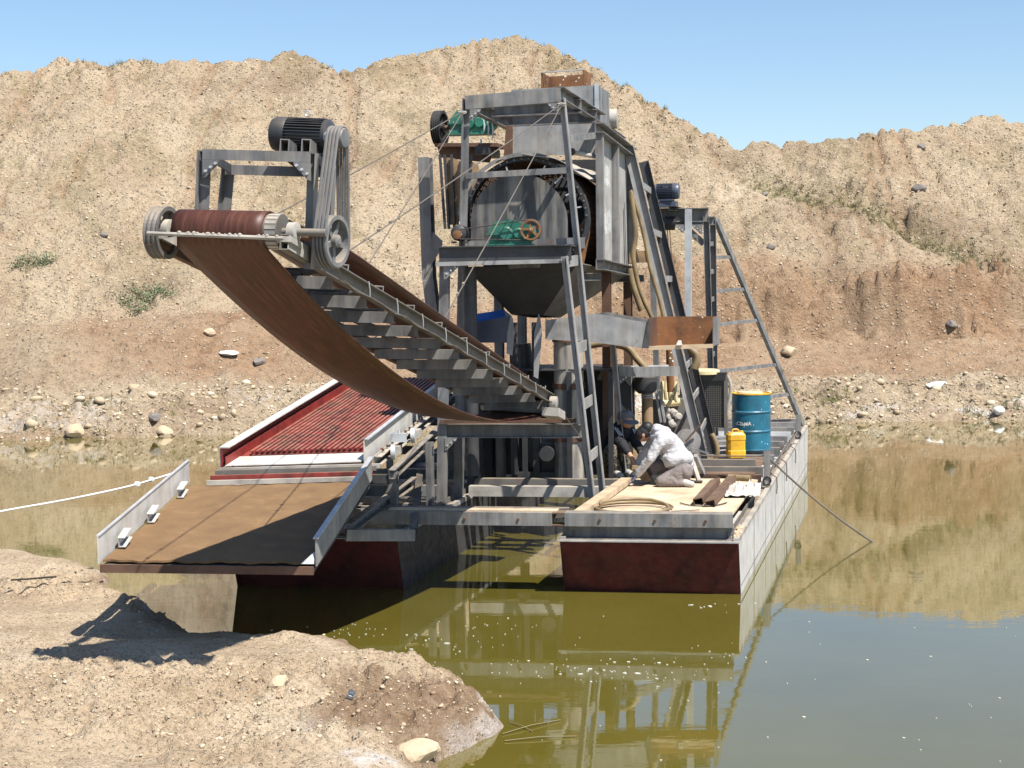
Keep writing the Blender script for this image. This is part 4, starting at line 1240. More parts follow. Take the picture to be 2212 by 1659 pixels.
# ================================================================== belt conveyor
RH, RT = at_y(A(1425, 1320), 10.78), at_y((1192, 862), 18.2)
LH, LT = at_y(A(150, 1270), 11.0), at_y((1046, 866), 18.4)
CV = thing("belt_conveyor", "long sagging belt conveyor rising from the trommel towards the camera", "conveyor", W(2.0, 3.0, 1.7))
def rr_(t): return RH + (RT - RH) * t
def ll_(t): return LH + (LT - LH) * t
axis_c = ((RT + LT) / 2 - (RH + LH) / 2).normalized()
side_c = (RH - LH).normalized()
up_c = side_c.cross(axis_c).normalized()
if up_c.z < 0: up_c = -up_c
MB().channel(rr_(0), rr_(1), 0.06, 0.115, 0.01, up=up_c, flip=False).obj("side_rail", M['steel_dirty'], CV)
MB().channel(ll_(0), ll_(1), 0.06, 0.115, 0.01, up=up_c, flip=True).obj("side_rail", M['rust_dk'], CV)
for k in range(12):
    t = 0.13 + 0.86 * (k / 11) ** 0.93
    MB().channel(rr_(t) - up_c * 0.075 - side_c * 0.03, ll_(t) - up_c * 0.075 + side_c * 0.03, 0.05, 0.095, 0.008, up=UP).obj("rung", M['grey'], CV)
for k in range(9):
    t = 0.2 + 0.085 * k
    MB().tube([rr_(t) + side_c * 0.035 + up_c * 0.06, rr_(t + 0.004) + side_c * 0.04, rr_(t + 0.008) + side_c * 0.035 - up_c * 0.06], 0.005, 5).obj("cable_tie", M['galv'], CV)
pts = [rr_(0.1) + side_c * 0.04 + up_c * 0.07]
for k in range(24):
    t = 0.13 + k * 0.037
    pts.append(rr_(t) + side_c * 0.045 - up_c * (0.05 + 0.03 * math.sin(k * 1.9) ** 2))
pts.append(rr_(1.0) - up_c * 0.05 + side_c * 0.05); pts.append(at_s(HH(1710, 745), 1.75)); 
MB().tube(pts, 0.006, 6).obj("power_cable", M['rope'], CV)
# head roller and belt
HC_L, HC_R = at_y(A(435, 1200), 11.12), at_y(A(1305, 1222), 10.93)
roll_d = (HC_R - HC_L).normalized()
RB = 0.138
hr_ = MB().cyl(HC_L - roll_d * 0.0, HC_R + roll_d * 0.09, RB - 0.012, n=32).obj("head_roller", M['steel_dirty'], CV)
HCc = (HC_L + HC_R) / 2
for k in range(20):
    a = 2 * math.pi * k / 20
    e = up_c * math.cos(a) + axis_c * math.sin(a)
    MB().bar(HC_R + roll_d * 0.004 + e * (RB - 0.016), HC_R + roll_d * 0.086 + e * (RB - 0.016), 0.025, 0.012, up=e).obj("lagging_strip", M['dusty'], hr_)
MB().cyl(HC_L - roll_d * 0.24, HC_R + roll_d * 0.42, 0.028).obj("head_shaft", M['steel_dirty'], CV)
for p in (HC_R + roll_d * 0.17, HC_L - roll_d * 0.10):
    b = MB().lathe(p, roll_d, [(0.045, -0.035), (0.07, -0.03), (0.07, 0.03), (0.045, 0.035)], 20).obj("bearing_block", M['dusty'], CV)
    MB().box(p - up_c * 0.075, roll_d * 0.035, axis_c * 0.10, up_c * 0.02).obj("bearing_foot", M['dusty'], b)
bar0, bar1 = at_y(A(125, 1238), 10.90), at_y(A(1425, 1288), 10.68)
MB().cyl(bar0, bar1, 0.014, n=8).obj("scraper_bar", M['dusty'], CV)
r = np.random.default_rng(2)
m = MB()
for k in range(22):
    t = r.uniform(0.05, 0.98)
    m.ball(bar0 + (bar1 - bar0) * t + UP * 0.01, r.uniform(0.008, 0.02), 6)
o = m.obj("caked_mud", M['dusty'], CV); o["kind"] = "stuff"
MB().plate([at_y(A(270, 1290), 10.95), at_y(A(405, 1265), 10.98), at_y(A(405, 1360), 10.98)], 0.02).obj("head_gusset", M['dusty'], CV)
for t0, ln in ((0.0, 0.05),):
    MB().box(rr_(0.025) + side_c * 0.034, axis_c * 0.19, side_c * 0.004, up_c * 0.05).obj("rail_patch", M['dusty'], CV)
TC = (RT + LT) / 2 - up_c * 0.07 + axis_c * 0.05
RTt = 0.085
bw = (HC_R - HC_L).length * 0.98
# closed belt: list of (centre, up) stations
st = []
for a in np.linspace(math.pi * 0.84, 0, 12):     # round the head, front to top
    e = up_c * math.cos(a) - axis_c * math.sin(a)
    st.append((HCc + e * RB, e, 0.0))
h_top, t_top = HCc + up_c * RB, TC + up_c * RTt
for t in np.linspace(0.03, 0.98, 36):
    p = h_top + (t_top - h_top) * t + up_c * 0.05 * math.sin(math.pi * min(1, t * 4) / 2) * (1 if t < 0.9 else (1 - t) * 10)
    st.append((p, up_c, 0.07 * min(1.0, t * 6) * min(1.0, (1 - t) * 8)))
for a in np.linspace(0, math.pi, 8):
    e = up_c * math.cos(a) + axis_c * math.sin(a)
    st.append((TC + e * RTt, e, 0.0))
t_bot = TC - up_c * RTt
e0 = up_c * math.cos(math.pi * 0.84) - axis_c * math.sin(math.pi * 0.84)
h_bot = HCc + e0 * RB
SAG = 0.50
for t in np.linspace(0.015, 0.985, 48):
    p = t_bot + (h_bot - t_bot) * t - UP * SAG * 4 * t * (1 - t)
    d = (h_bot - t_bot) - UP * SAG * 4 * (1 - 2 * t)
    n_ = side_c.cross(d.normalized()); n_ = -n_ if n_.z > 0 else n_
    st.append((p, n_, 0.02 * math.sin(math.pi * t)))
verts, faces, uvs = [], [], []
NW = 9
ulen = 0.0
for i, (p, e, trough) in enumerate(st):
    if i: ulen += (p - st[i - 1][0]).length
    sd = roll_d if (i < 12 or i > len(st) - 10) else side_c
    for j in range(NW):
        x = (j / (NW - 1) - 0.5)
        lift = trough * max(0.0, abs(x) * 2 - 0.4) / 0.6
        verts.append(p + sd * x * bw + up_c * lift); uvs.append((ulen, j / (NW - 1) * bw))
ns = len(st)
me = bpy.data.meshes.new("belt")
off = CV.location
for i in range(ns):
    for j in range(NW - 1):
        faces.append([i * NW + j, i * NW + j + 1, ((i + 1) % ns) * NW + j + 1, ((i + 1) % ns) * NW + j])
me.from_pydata([tuple(v - off) for v in verts], [], faces)
uvl = me.uv_layers.new(name="UVMap")
for lp in me.loops: uvl.data[lp.index].uv = uvs[lp.vertex_index]
me.polygons.foreach_set("use_smooth", [True] * len(faces))
me.materials.append(M['belt'])
belt = bpy.data.objects.new("belt", me); COL.objects.link(belt); belt.parent = CV
belt["label"] = "worn red brown rubber belt hanging slack underneath"
md = belt.modifiers.new("thick", 'SOLIDIFY'); md.thickness = 0.012; md.offset = 0
# idlers
for k in range(9):
    t = 0.15 + 0.10 * k
    c = rr_(t) + (ll_(t) - rr_(t)) * 0.5 + up_c * 0.055
    idl = MB().bar(rr_(t) + up_c * 0.06, ll_(t) + up_c * 0.06, 0.04, 0.012, up=up_c).obj("idler", M['grey'], CV)
    for sg in (-1, 1):
        a0 = c + side_c * sg * bw * 0.20 - up_c * 0.03; a1 = c + side_c * sg * (bw * 0.55) + up_c * 0.055
        MB().cyl(a0, a1, 0.032, n=12).obj("idler_roller", M['steel_dirty'], idl)
        e0_ = (rr_(t) if sg > 0 else ll_(t))
        MB().tube([a1 + up_c * 0.005, a1 + side_c * sg * 0.035, e0_ + up_c * 0.10 + side_c * sg * 0.012, e0_ + up_c * 0.05 + side_c * sg * 0.01], 0.008, 6).obj("idler_bracket", M['grey'], idl)
    MB().cyl(c - side_c * bw * 0.19 - up_c * 0.035, c + side_c * bw * 0.19 - up_c * 0.035, 0.032, n=12).obj("idler_roller", M['steel_dirty'], idl)
# tail bearing
tb = at_y((1196, 893), 18.1)
MB().box(tb, side_c * 0.10, axis_c * 0.16, UP * 0.05).obj("tail_bracket", M['dusty'], CV)
MB().lathe(tb + UP * 0.13, side_c, [(0.04, -0.05), (0.075, -0.04), (0.075, 0.04), (0.04, 0.05)], 18).obj("tail_bearing", M['dusty'], CV)
MB().cyl(TC - side_c * 0.45, TC + side_c * 0.45, RTt - 0.014, n=20).obj("tail_roller", M['dusty'], CV)
MB().lathe(TC + side_c * 0.42 - UP * 0.05, side_c, [(0.02, -0.06), (0.05, -0.05), (0.05, 0.03), (0.02, 0.05)], 14).obj("take_up_screw", M['galv'], CV)
# wheels of the drive
wl_ = at_y(A(268, 1232), 11.15)
spoked(CV, wl_, roll_d, 0.190, 0.11, M['steel_dirty'], "flywheel", 5, nb=3)
BPc = at_y(A(1880, 1312), 11.05)
big_d = (roll_d + Vector((0, -0.10, 0))).normalized()
spoked(CV, BPc, big_d, 0.185, 0.11, M['grey'], "drive_pulley", 5, nb=4)
MB().cyl(HC_R, BPc, 0.026).obj("drive_shaft", M['rust_dk'], CV)

# motor frame
MF = thing("motor_frame", "grey angle iron frame straddling the conveyor head", "frame", at_y(A(1000, 1100), 11.5))
FLt, FRt, BLt, BRt = at_y(A(668, 490), 11.3), at_y(A(1695, 515), 11.12), at_y(A(898, 635), 11.95), at_y(A(1868, 662), 11.77)
FLb, FRb, BLb, BRb = at_y(A(640, 1150), 11.3), at_y(A(1655, 1580), 11.12), at_y(A(845, 1150), 11.95), at_y(A(1830, 1300), 11.77)
for a, b, fl in ((FLt, FLb, True), (FRt, FRb, False), (BLt, BLb, True), (BRt, BRb, False)):
    MB().angle(a + UP * 0.03, b, 0.082, 0.082, 0.01, up=NRM * -1, flip=fl).obj("post", M['grey'], MF)
for a, b in ((FLt, FRt), (BLt, BRt)):
    MB().angle(a, b, 0.075, 0.075, 0.01, up=UP * -1).obj("top_rail", M['grey'], MF)
for a, b in ((FLt, BLt), (FRt, BRt)):
    MB().angle(a - UP * 0.003, b - UP * 0.003, 0.07, 0.07, 0.01, up=UP * -1).obj("end_rail", M['grey_dk'], MF)
for x in (1430, 1635):
    a = at_y(A(x, 437), 11.22); b = at_y(A(x, 437), 11.22) + (BLt - FLt).normalized() * 0.78
    MB().channel(a + UP * 0.012, b + UP * 0.012, 0.125, 0.07, 0.008, up=(FRt - FLt).normalized()).obj("motor_rail", M['grey'], MF)
big_motor = motor("large black ribbed electric motor on the conveyor head frame", at_y(A(1625, 305), 11.55), roll_d + UP * -0.03, 0.128, 0.50, M['motor'], fins=34)
by_ = [Vector(at_y(A(1935, 332), 10.6 + 0.01 * k)) for k in range(140)]
SPc = min(by_, key=lambda q: abs((q - BPc).dot(big_d)))
MB().lathe(SPc, big_d, [(0.03, -0.06), (0.07, -0.06), (0.072, 0.055), (0.066, 0.065), (0.02, 0.068)], 26).obj("motor_pulley", M['grey'], big_motor)
MB().cyl(at_y(A(1860, 325), 11.4), SPc, 0.05).obj("drive_end_shaft", M['galv'], big_motor)
for k in range(4):
    belt_loop(SPc, 0.078, BPc, 0.19, big_d, -0.042 + 0.028 * k, 0.0125).obj("drive_belt", M['rubber_grey'], big_motor)

# ================================================================== sluices
def with_uv(name, quad, nu, nv, mat, parent, thick=0.012, fn=None):
    """quad: 4 corners (near left, near right, far right, far left); UV in metres"""
    a, b, c, d = quad
    base = Vector((0, 0, 0)); p = parent
    while p is not None: base += p.location; p = p.parent
    vs = []; uv = []
    w = (b - a).length; h = (d - a).length
    for j in range(nv + 1):
        for i in range(nu + 1):
            u, v = i / nu, j / nv
            q = (a * (1 - u) + b * u) * (1 - v) + (d * (1 - u) + c * u) * v
            if fn: q = q + fn(u, v)
            vs.append(tuple(q - base)); uv.append((u * w, v * h))
    fs = [[j * (nu + 1) + i, j * (nu + 1) + i + 1, (j + 1) * (nu + 1) + i + 1, (j + 1) * (nu + 1) + i] for j in range(nv) for i in range(nu)]
    me = bpy.data.meshes.new(name); me.from_pydata(vs, [], fs)
    ul = me.uv_layers.new(name="UVMap")
    for lp in me.loops: ul.data[lp.index].uv = uv[lp.vertex_index]
    me.materials.append(mat)
    o = bpy.data.objects.new(name, me); COL.objects.link(o); o.parent = parent
    md = o.modifiers.new("thick", 'SOLIDIFY'); md.thickness = thick; md.offset = -1
    return o

MS = thing("mat_sluice", "lower sluice tray lined with brown ribbed matting", "sluice", at_y((450, 1230), 14.5))
mNL, mNR = at_y(G(85, 1322), 13.75), at_y(G(1492, 1338), 13.75)
mFL, mFR = at_y(G(680, 822), 17.0), at_y(G(1860, 790), 17.0)
drop = UP * 0.06
MB().plate([mNL - drop, mNR - drop, mFR - drop, mFL - drop], 0.03).obj("tray_floor", M['grey_dk'], MS)
def ragged(u, v):
    return (UP * (0.004 * math.sin(u * 40) * math.sin(v * 33)) + ((mFL - mNL).normalized() * (0.02 * math.sin(u * 25) + 0.015 * math.sin(u * 61))) * (1 if v == 0 else 0))
with_uv("matting", (mNL + (mFL - mNL) * 0.02, mNR + (mFR - mNR) * 0.02, mFR, mFL), 60, 60, M['matting'], MS, 0.02, ragged)
MB().bar(mNL - UP * 0.055 - (mFL - mNL).normalized() * 0.02, mNR - UP * 0.055 - (mFL - mNL).normalized() * 0.02, 0.02, 0.075).obj("front_lip", M['rust_dk'], MS)
ph = 0.25
o_ = (mNL - mNR).normalized() * 0.02
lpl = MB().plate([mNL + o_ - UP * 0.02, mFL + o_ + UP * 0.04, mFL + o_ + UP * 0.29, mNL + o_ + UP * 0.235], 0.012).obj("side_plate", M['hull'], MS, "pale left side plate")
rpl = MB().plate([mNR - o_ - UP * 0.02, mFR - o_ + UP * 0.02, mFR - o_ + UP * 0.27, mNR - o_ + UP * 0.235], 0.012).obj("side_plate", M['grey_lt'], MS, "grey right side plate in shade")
MB().bar(mNL + o_ + UP * 0.235, mFL + o_ + UP * 0.29, 0.03, 0.012).obj("plate_flange", M['galv'], lpl)
MB().bar(mNR - o_ + UP * 0.235, mFR - o_ + UP * 0.27, 0.05, 0.012).obj("plate_flange", M['galv'], rpl)
for t in (0.17, 0.47, 0.82):
    c = mNL + (mFL - mNL) * t - o_ * 3.0 + UP * 0.085
    MB().channel(c - (mFL - mNL).normalized() * 0.11 - UP * 0.02, c + (mFL - mNL).normalized() * 0.11 + UP * 0.02, 0.07, 0.10, 0.01, up=UP).obj("wedge_bracket", M['hull'], MS)
for t in (0.55,):
    c = mNR + (mFR - mNR) * t + o_ * 2.2 + UP * 0.10
    MB().channel(c - (mFR - mNR).normalized() * 0.1, c + (mFR - mNR).normalized() * 0.1, 0.06, 0.10, 0.01).obj("wedge_bracket", M['grey'], MS)
MB().plate([mNR + UP * 0.0, mNR + UP * 0.10 + (mFR - mNR).normalized() * 0.05, mNR + o_ * 6 - UP * 0.0], 0.012).obj("torn_flap", M['galv'], MS)
# crossbars at the head of the mat
e_ = (mFR - mFL).normalized()
for dz, dy, mk in ((0.03, 0.0, 'dusty'), (0.075, 0.10, 'red_dusty'), (0.12, 0.22, 'steel_dirty'), (0.13, 0.34, 'dusty')):
    a = mFL + e_ * 0.18 + UP * dz + AX * dy; b = mFR + UP * dz + AX * dy
    MB().bar(a, b, 0.06, 0.05).obj("head_bar", M[mk], MS)

RS = thing("red_sluice", "upper red sluice with rows of riffle bars between pale side plates", "sluice", at_y((640, 1010), 18.5))
rNL, rNR = at_y(G(905, 690), 17.4), at_y(G(1800, 662), 17.4)
rFL = at_y(G(1775, 140), 22.6)
rFR = rFL + (rNR - rNL) * 1.02
MB().plate([rNL - UP * 0.03, rNR - UP * 0.03, rFR - UP * 0.03, rFL - UP * 0.03], 0.03).obj("sluice_floor", M['red_dk'], RS, "red painted floor")
def rp(u, v): return (rNL * (1 - u) + rNR * u) * (1 - v) + (rFL * (1 - u) + rFR * u) * v
MB().plate([rp(0.0, 0.0) + UP * 0.0, rp(1, 0.0), rp(1, 0.085), rp(0.0, 0.085)], 0.012).obj("apron", M['plastic'], RS, "pale pink dusty apron")
long_d = (rFL - rNL).normalized(); cross_d = (rNR - rNL).normalized()
for k in range(40):
    v = 0.10 + 0.90 * k / 39
    MB().angle(rp(0.075, v) + UP * 0.02, rp(0.995, v) + UP * 0.02, 0.05, 0.045, 0.008, up=UP).obj("riffle", M['red_dusty'], RS)
for k in range(23):
    u = 0.08 + 0.91 * k / 22
    MB().bar(rp(u, 0.095) + UP * 0.047, rp(u, 1.0) + UP * 0.047, 0.034, 0.014).obj("grid_bar", M['red_dusty'], RS)
MB().angle(rNL + cross_d * 0.05 + UP * 0.045, rFL + cross_d * 0.05 + UP * 0.045, 0.10, 0.11, 0.01, up=UP, flip=False).obj("liner_angle", M['red'], RS)
ol_ = -cross_d * 0.04
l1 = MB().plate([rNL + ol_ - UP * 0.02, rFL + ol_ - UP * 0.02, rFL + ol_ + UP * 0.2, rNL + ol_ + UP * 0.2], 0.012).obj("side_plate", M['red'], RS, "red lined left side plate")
MB().bar(rNL + ol_ * 0.2 + UP * 0.208, rFL + ol_ * 0.2 + UP * 0.208, 0.12, 0.012).obj("side_flange", M['hull'], l1)
MB().plate([rNL + ol_ * 1.4 - UP * 0.02, rFL + ol_ * 1.4 - UP * 0.02, rFL + ol_ * 1.4 + UP * 0.198, rNL + ol_ * 1.4 + UP * 0.198], 0.008).obj("outer_skin", M['grey_lt'], l1)
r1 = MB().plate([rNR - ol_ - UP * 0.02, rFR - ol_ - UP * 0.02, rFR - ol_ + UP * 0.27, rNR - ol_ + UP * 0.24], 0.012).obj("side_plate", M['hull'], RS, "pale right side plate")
MB().bar(rNR - ol_ * 1.6 + UP * 0.25, rFR - ol_ * 1.6 + UP * 0.28, 0.05, 0.012).obj("side_flange", M['galv'], r1)
MB().bar(rNL - UP * 0.06, rNR - UP * 0.06, 0.03, 0.08).obj("front_beam", M['grey_dk'], RS)
# toothed roller rail beside the red sluice
o2 = cross_d * 0.16
rail_o = MB().channel(rp(1, 0.02) + o2 - UP * 0.02, rp(1, 0.75) + o2 - UP * 0.02, 0.10, 0.10, 0.01).obj("edge_rail", M['dusty'], RS)
for k in range(18):
    p = rp(1, 0.06 + 0.038 * k) + o2 * 1.05 + UP * 0.045
    MB().cyl(p, p + UP * 0.03, 0.016, n=6).obj("rail_bolt", M['rust_dk'], rail_o)
for k in (0.07, 0.24):
    MB().lathe(rp(1, k) + o2 * 1.7 + UP * 0.02, cross_d, [(0.05, -0.03), (0.09, -0.025), (0.09, 0.025), (0.05, 0.03)], 18).obj("rail_wheel", M['galv'], rail_o)
    MB().box(rp(1, k + 0.04) + o2 * 1.6, cross_d * 0.05, long_d * 0.06, UP * 0.05).obj("wheel_bracket", M['dusty'], rail_o)
MB().channel(rp(1, 0.0) + o2 * 2.2 - UP * 0.16, rp(1, 0.8) + o2 * 2.2 - UP * 0.12, 0.08, 0.11, 0.01).obj("lower_rail", M['grey'], RS)

# stand that carries the sluices on the left pontoon
SS = thing("sluice_stand", "grey steel stand under the sluices at the left pontoon's bow", "stand", W(0.2, 4.2, 0.62))
MB().channel(at_y(G(1700, 1145), 15.9), at_y(G(2150, 1145), 16.2), 0.09, 0.12, 0.01, flip=True).obj("front_channel", M['grey'], SS)
MB().channel(at_y(G(1715, 1105), 15.9), at_y(G(2150, 790), 18.6), 0.09, 0.11, 0.01).obj("slant_channel", M['grey'], SS)
MB().channel(at_y(G(2145, 1130), 16.3), at_y(G(2190, 760), 18.9), 0.08, 0.10, 0.01).obj("slant_channel", M['grey_dk'], SS)
for s, l, z1 in ((0.25, 3.95, 1.30), (0.25, 5.5, 1.25), (1.6, 3.95, 1.5), (1.6, 5.55, 1.45), (3.4, 3.95, 1.65), (3.4, 5.55, 1.65), (5.0, 3.95, 1.85), (5.0, 5.6, 1.85)):
    MB().channel(W(s, l, 0.62), W(s, l, z1), 0.08, 0.09, 0.01).obj("stand_post", M['grey'], SS)
for s, z in ((0.25, 1.22), (1.6, 1.4), (3.4, 1.58), (5.0, 1.78)):
    MB().channel(W(s, 3.9, z), W(s, 5.75, z), 0.08, 0.10, 0.01).obj("stand_beam", M['grey_dk'], SS)

# clamps and offcuts on the stand
for px, sz, mk, lb in (((862, 945), 0.10, 'galv', "small pale steel clamp box on the rail beside the red sluice"),
                       ((838, 975), 0.08, 'red', "little red jack on the rail beside the red sluice")):
    c = at_y(px, 18.0)
    root = thing("clamp", lb, "clamp", c - UP * sz * 0.5)
    MB().channel(c - CR * sz, c + CR * sz, sz, sz, 0.015).obj("jaw", M[mk], root)
    MB().cyl(c, c + UP * sz * 0.9, sz * 0.12).obj("screw", M['galv'], root)

# ================================================================== discharge chute on the right
CH = thing("discharge_chute", "grey discharge trough under the trommel ending in a rusty box", "chute", W(3.2, 1.5, 2.5))
pv = [(1178, 692), (1287, 677), (1396, 697), (1386, 752), (1268, 738), (1178, 733)]
MB().plate([at_s(p, 2.9) for p in pv], 0.012).obj("near_plate", M['grey_lt'], CH)
MB().plate([at_s(p, 2.9) + AX * 0.75 for p in pv], 0.012).obj("far_plate", M['grey'], CH)
f0 = [at_s(p, 2.9) for p in pv[3:]]
MB().plate([f0[0] + UP * 0.01, f0[1] + UP * 0.01, f0[1] + AX * 0.74 + UP * 0.01, f0[0] + AX * 0.74 + UP * 0.01], 0.012).obj("trough_floor", M['rust_dk'], CH)
x0, x1 = at_s((1402, 752), 3.0), at_s((1541, 747), 3.0)
zt = at_s((1402, 687), 3.0).z
bx = MB().plate([x0 + AX * 0.62, x1 + AX * 0.62, Vector((x1.x, x1.y, zt)) + AX * 0.62, Vector((x0.x, x0.y, zt)) + AX * 0.62], 0.012).obj("rusty_box", M['rust'], CH, "rusty splashed box at the end of the chute")
MB().plate([x0, x1, x1 + AX * 0.61, x0 + AX * 0.61], 0.015).obj("box_floor", M['rust'], bx)
for q in (x0, x1):
    MB().plate([q, q + AX * 0.61, Vector((q.x, q.y, zt)) + AX * 0.61, Vector((q.x, q.y, zt))], 0.015).obj("box_cheek", M['rust_dk'] if q is x0 else M['grey'], bx)
MB().bar(x0 - AX * 0.01, x1 - AX * 0.01, 0.03, 0.05).obj("box_sill", M['wood'], bx)
MB().plate([at_s(F(1375, 215), 2.98), at_s(F(1435, 215), 2.98), at_s(F(1425, 170), 2.98), at_s(F(1395, 170), 2.98)], 0.05).obj("chock", M['plastic'], bx)
MB().plate([at_s((1396, 697), 2.95), at_s((1402, 687), 3.0), at_s((1402, 752), 3.0), at_s((1386, 752), 2.95)], 0.012).obj("joint_plate", M['grey_dk'], CH)

# blue lined box below the hopper
BB = thing("blue_box", "dark box with bright blue rim left of the hopper outlet", "box", at_s(C(800, 1320), 3.0))
fa, fb_ = at_s(C(600, 1118), 2.9), at_s(C(1035, 1042), 2.9)
ba, bb_ = at_s(C(590, 1055), 3.5), at_s(C(975, 995), 3.5)
dn = UP * 0.34
MB().plate([fa, fb_, fb_ - dn - (fb_ - fa) * 0.1, fa - dn * 0.7 + (fb_ - fa) * 0.1], 0.012).obj("front_wall", M['motor_blue'], BB)
MB().plate([ba + UP * 0.02, bb_ + UP * 0.02, bb_ - dn, ba - dn], 0.012).obj("back_wall", M['blue'], BB)
MB().plate([fa, ba, ba - dn, fa - dn], 0.012).obj("end_wall", M['blue'], BB)
MB().plate([fb_, bb_, bb_ - dn, fb_ - dn], 0.012).obj("end_wall", M['grey_lt'], BB)
MB().plate([fa - dn * .7, fb_ - dn, bb_ - dn, ba - dn], 0.012).obj("box_base", M['motor_blue'], BB)

# tank behind the ladder, its white streaks painting in sunlit stripes
TK = thing("water_tank", "upright steel tank with painted-on sunlit streaks behind the trommel's ladder", "tank", W(3.6, 2.66, 0.8))
MB().lathe(W(3.6, 2.66, 0.8), UP, [(0.2, 0), (0.2, 1.98), (0.14, 2.03)], 30).obj("tank_shell", M['tank'], TK)
for z in (1.35, 2.05, 2.68):
    MB().lathe(W(3.6, 2.66, z), UP, [(0.203, -0.04), (0.22, -0.04), (0.22, 0.04), (0.203, 0.04)], 30).obj("tank_band", M['rust_dk'], TK)
m = MB()
rr2 = np.random.default_rng(21)
CS = thing("dark_backing", "made-up dark casing around the pump in the well", "backing", W(4.5, 2.9, 0.75))
MB().plate([W(4.6, 2.0, 0.72), W(4.6, 3.9, 0.72), W(4.6, 3.9, 2.25), W(4.6, 2.0, 2.25)], 0.02).obj("back_panel", M['near_black'], CS)  # panels added to darken the view through the well
MB().plate([W(3.2, 3.86, 0.72), W(4.58, 3.86, 0.72), W(4.58, 3.86, 2.0), W(3.2, 3.86, 2.0)], 0.02).obj("side_panel", M['near_black'], CS)
MB().plate([W(3.4, 2.1, 2.27), W(4.58, 2.1, 2.27), W(4.58, 3.86, 2.27), W(3.4, 3.86, 2.27)], 0.02).obj("roof_panel", M['near_black'], CS)
for l in (2.05, 2.6, 3.2, 3.8):
    MB().bar(W(3.35, l, 0.75), W(3.35, l, 2.25), 0.06, 0.06).obj("backing_post", M['near_black'], CS)
PD = thing("gravel_pump", "dark gravel pump deep in the well between the pontoons", "pump", W(4.0, 2.95, 0.75))
MB().lathe(W(3.8, 2.95, 1.15), NRM, [(0.12, -0.15), (0.33, -0.12), (0.36, 0), (0.33, 0.12), (0.12, 0.15)], 28).obj("volute", M['grey_dk'], PD)
MB().cyl(W(3.9, 3.2, 1.2), W(3.9, 3.35, 2.6), 0.11).obj("outlet_pipe", M['grey_dk'], PD)
MB().lathe(W(3.65, 2.95, 1.15), -NRM, [(0.16, 0), (0.16, 0.05), (0.10, 0.06), (0.10, 0.25)], 20).obj("inlet_flange", M['near_black'], PD)
MB().box(W(3.9, 2.95, 0.83), AX * 0.3, CR * 0.5, UP * 0.05).obj("pump_base", M['grey_dk'], PD)

# ================================================================== slanted boom, mid frame, gantry
BM = thing("boom_frame", "slanted ladder like steel leg from the trommel wall down to the right deck", "frame", W(5.6, 1.1, 0.83))
bn0, bn1 = at_s(B(2150, 850), 5.3), at_z(F(1640, 1335), 0.84)
bf0, bf1 = at_s(D(575, -60), 6.2), at_z(F(1735, 1255), 0.84)
MB().channel(bn0, bn1, 0.07, 0.15, 0.01, up=right_dir).obj("boom_rail", M['grey_lt'], BM)
MB().channel(bf0, bf1, 0.06, 0.15, 0.01, up=right_dir).obj("boom_rail", M['grey_dk'], BM)  # dark grey puts the shade inside the web into the colour
for t in (0.12, 0.27, 0.42, 0.565, 0.70, 0.80, 0.905):
    MB().bar(bn0 + (bn1 - bn0) * t + right_dir * 0.05, bf0 + (bf1 - bf0) * (t - 0.02) + right_dir * 0.0, 0.02, 0.09, up=UP).obj("boom_rung", M['grey_lt'], BM)
MB().bar(at_s(D(440, 850), 5.25), at_s(D(635, 845), 5.25), 0.05, 0.17).obj("boom_strut", M['rust_tan'], BM)
MB().bar(at_s(D(100, 970), 5.5), at_s(D(490, 1000), 5.5), 0.05, 0.10).obj("boom_strut", M['grey'], BM)

MFr = thing("upright_frame", "thin grey upright frame on the deck beside the crouching men", "frame", W(3.6, 1.7, 0.8))
MB().angle(at_s(F(770, 200), 3.6), W(3.55, 1.91, 0.80), 0.075, 0.075, 0.01, up=-AX).obj("upright", M['grey_lt'], MFr)
MB().channel(at_s(F(815, 470), 3.75), at_s(F(1395, 462), 4.6), 0.07, 0.13, 0.01, flip=True).obj("cross_channel", M['grey'], MFr)
MB().bar(at_s(F(740, 330), 4.4), at_s(F(745, 960), 4.4), 0.10, 0.14).obj("rear_upright", M['rust_tan'], MFr)
MB().bar(at_s(F(735, 360), 4.35), at_s(F(640, 545), 4.35), 0.03, 0.06).obj("knee_brace", M['grey'], MFr)
MB().bar(at_s(F(690, 430), 4.5), at_s(F(1300, 412), 4.9), 0.04, 0.03).obj("cross_bar", M['galv'], MFr)

GN = thing("hoist_gantry", "tall grey hoist gantry with rungs on the right pontoon", "gantry", W(8.2, 1.4, 0.85))
MB().bar(at_s(D(1002, 395), 7.9), W(7.9, 1.68, 0.9), 0.10, 0.10).obj("white_post", M['galv'], GN, "pale galvanised front post")
p2t = at_s(D(1170, 460), 8.0); p3t = at_s(D(1235, 470), 8.55)
MB().channel(p2t, W(8.0, 1.30, 0.86), 0.10, 0.10, 0.01, up=right_dir).obj("gantry_post", M['grey'], GN)
MB().channel(p3t, W(8.55, 1.32, 0.86), 0.09, 0.10, 0.01, up=right_dir).obj("gantry_post", M['grey'], GN)
for k in range(7):
    t = 0.12 + 0.125 * k
    MB().bar(p2t + (W(8.0, 1.30, 0.86) - p2t) * t - UP * 0.02, p3t + (W(8.55, 1.32, 0.86) - p3t) * t, 0.03, 0.07, up=UP).obj("gantry_rung", M['grey'], GN)
MB().channel(at_s(D(560, 455), 8.0), at_s(D(1192, 448), 8.0), 0.12, 0.22, 0.014).obj("gantry_beam", M['grey'], GN)
MB().channel(at_s(D(640, 515), 8.5), at_s(D(1250, 505), 8.5), 0.10, 0.14, 0.014).obj("gantry_beam", M['grey'], GN)
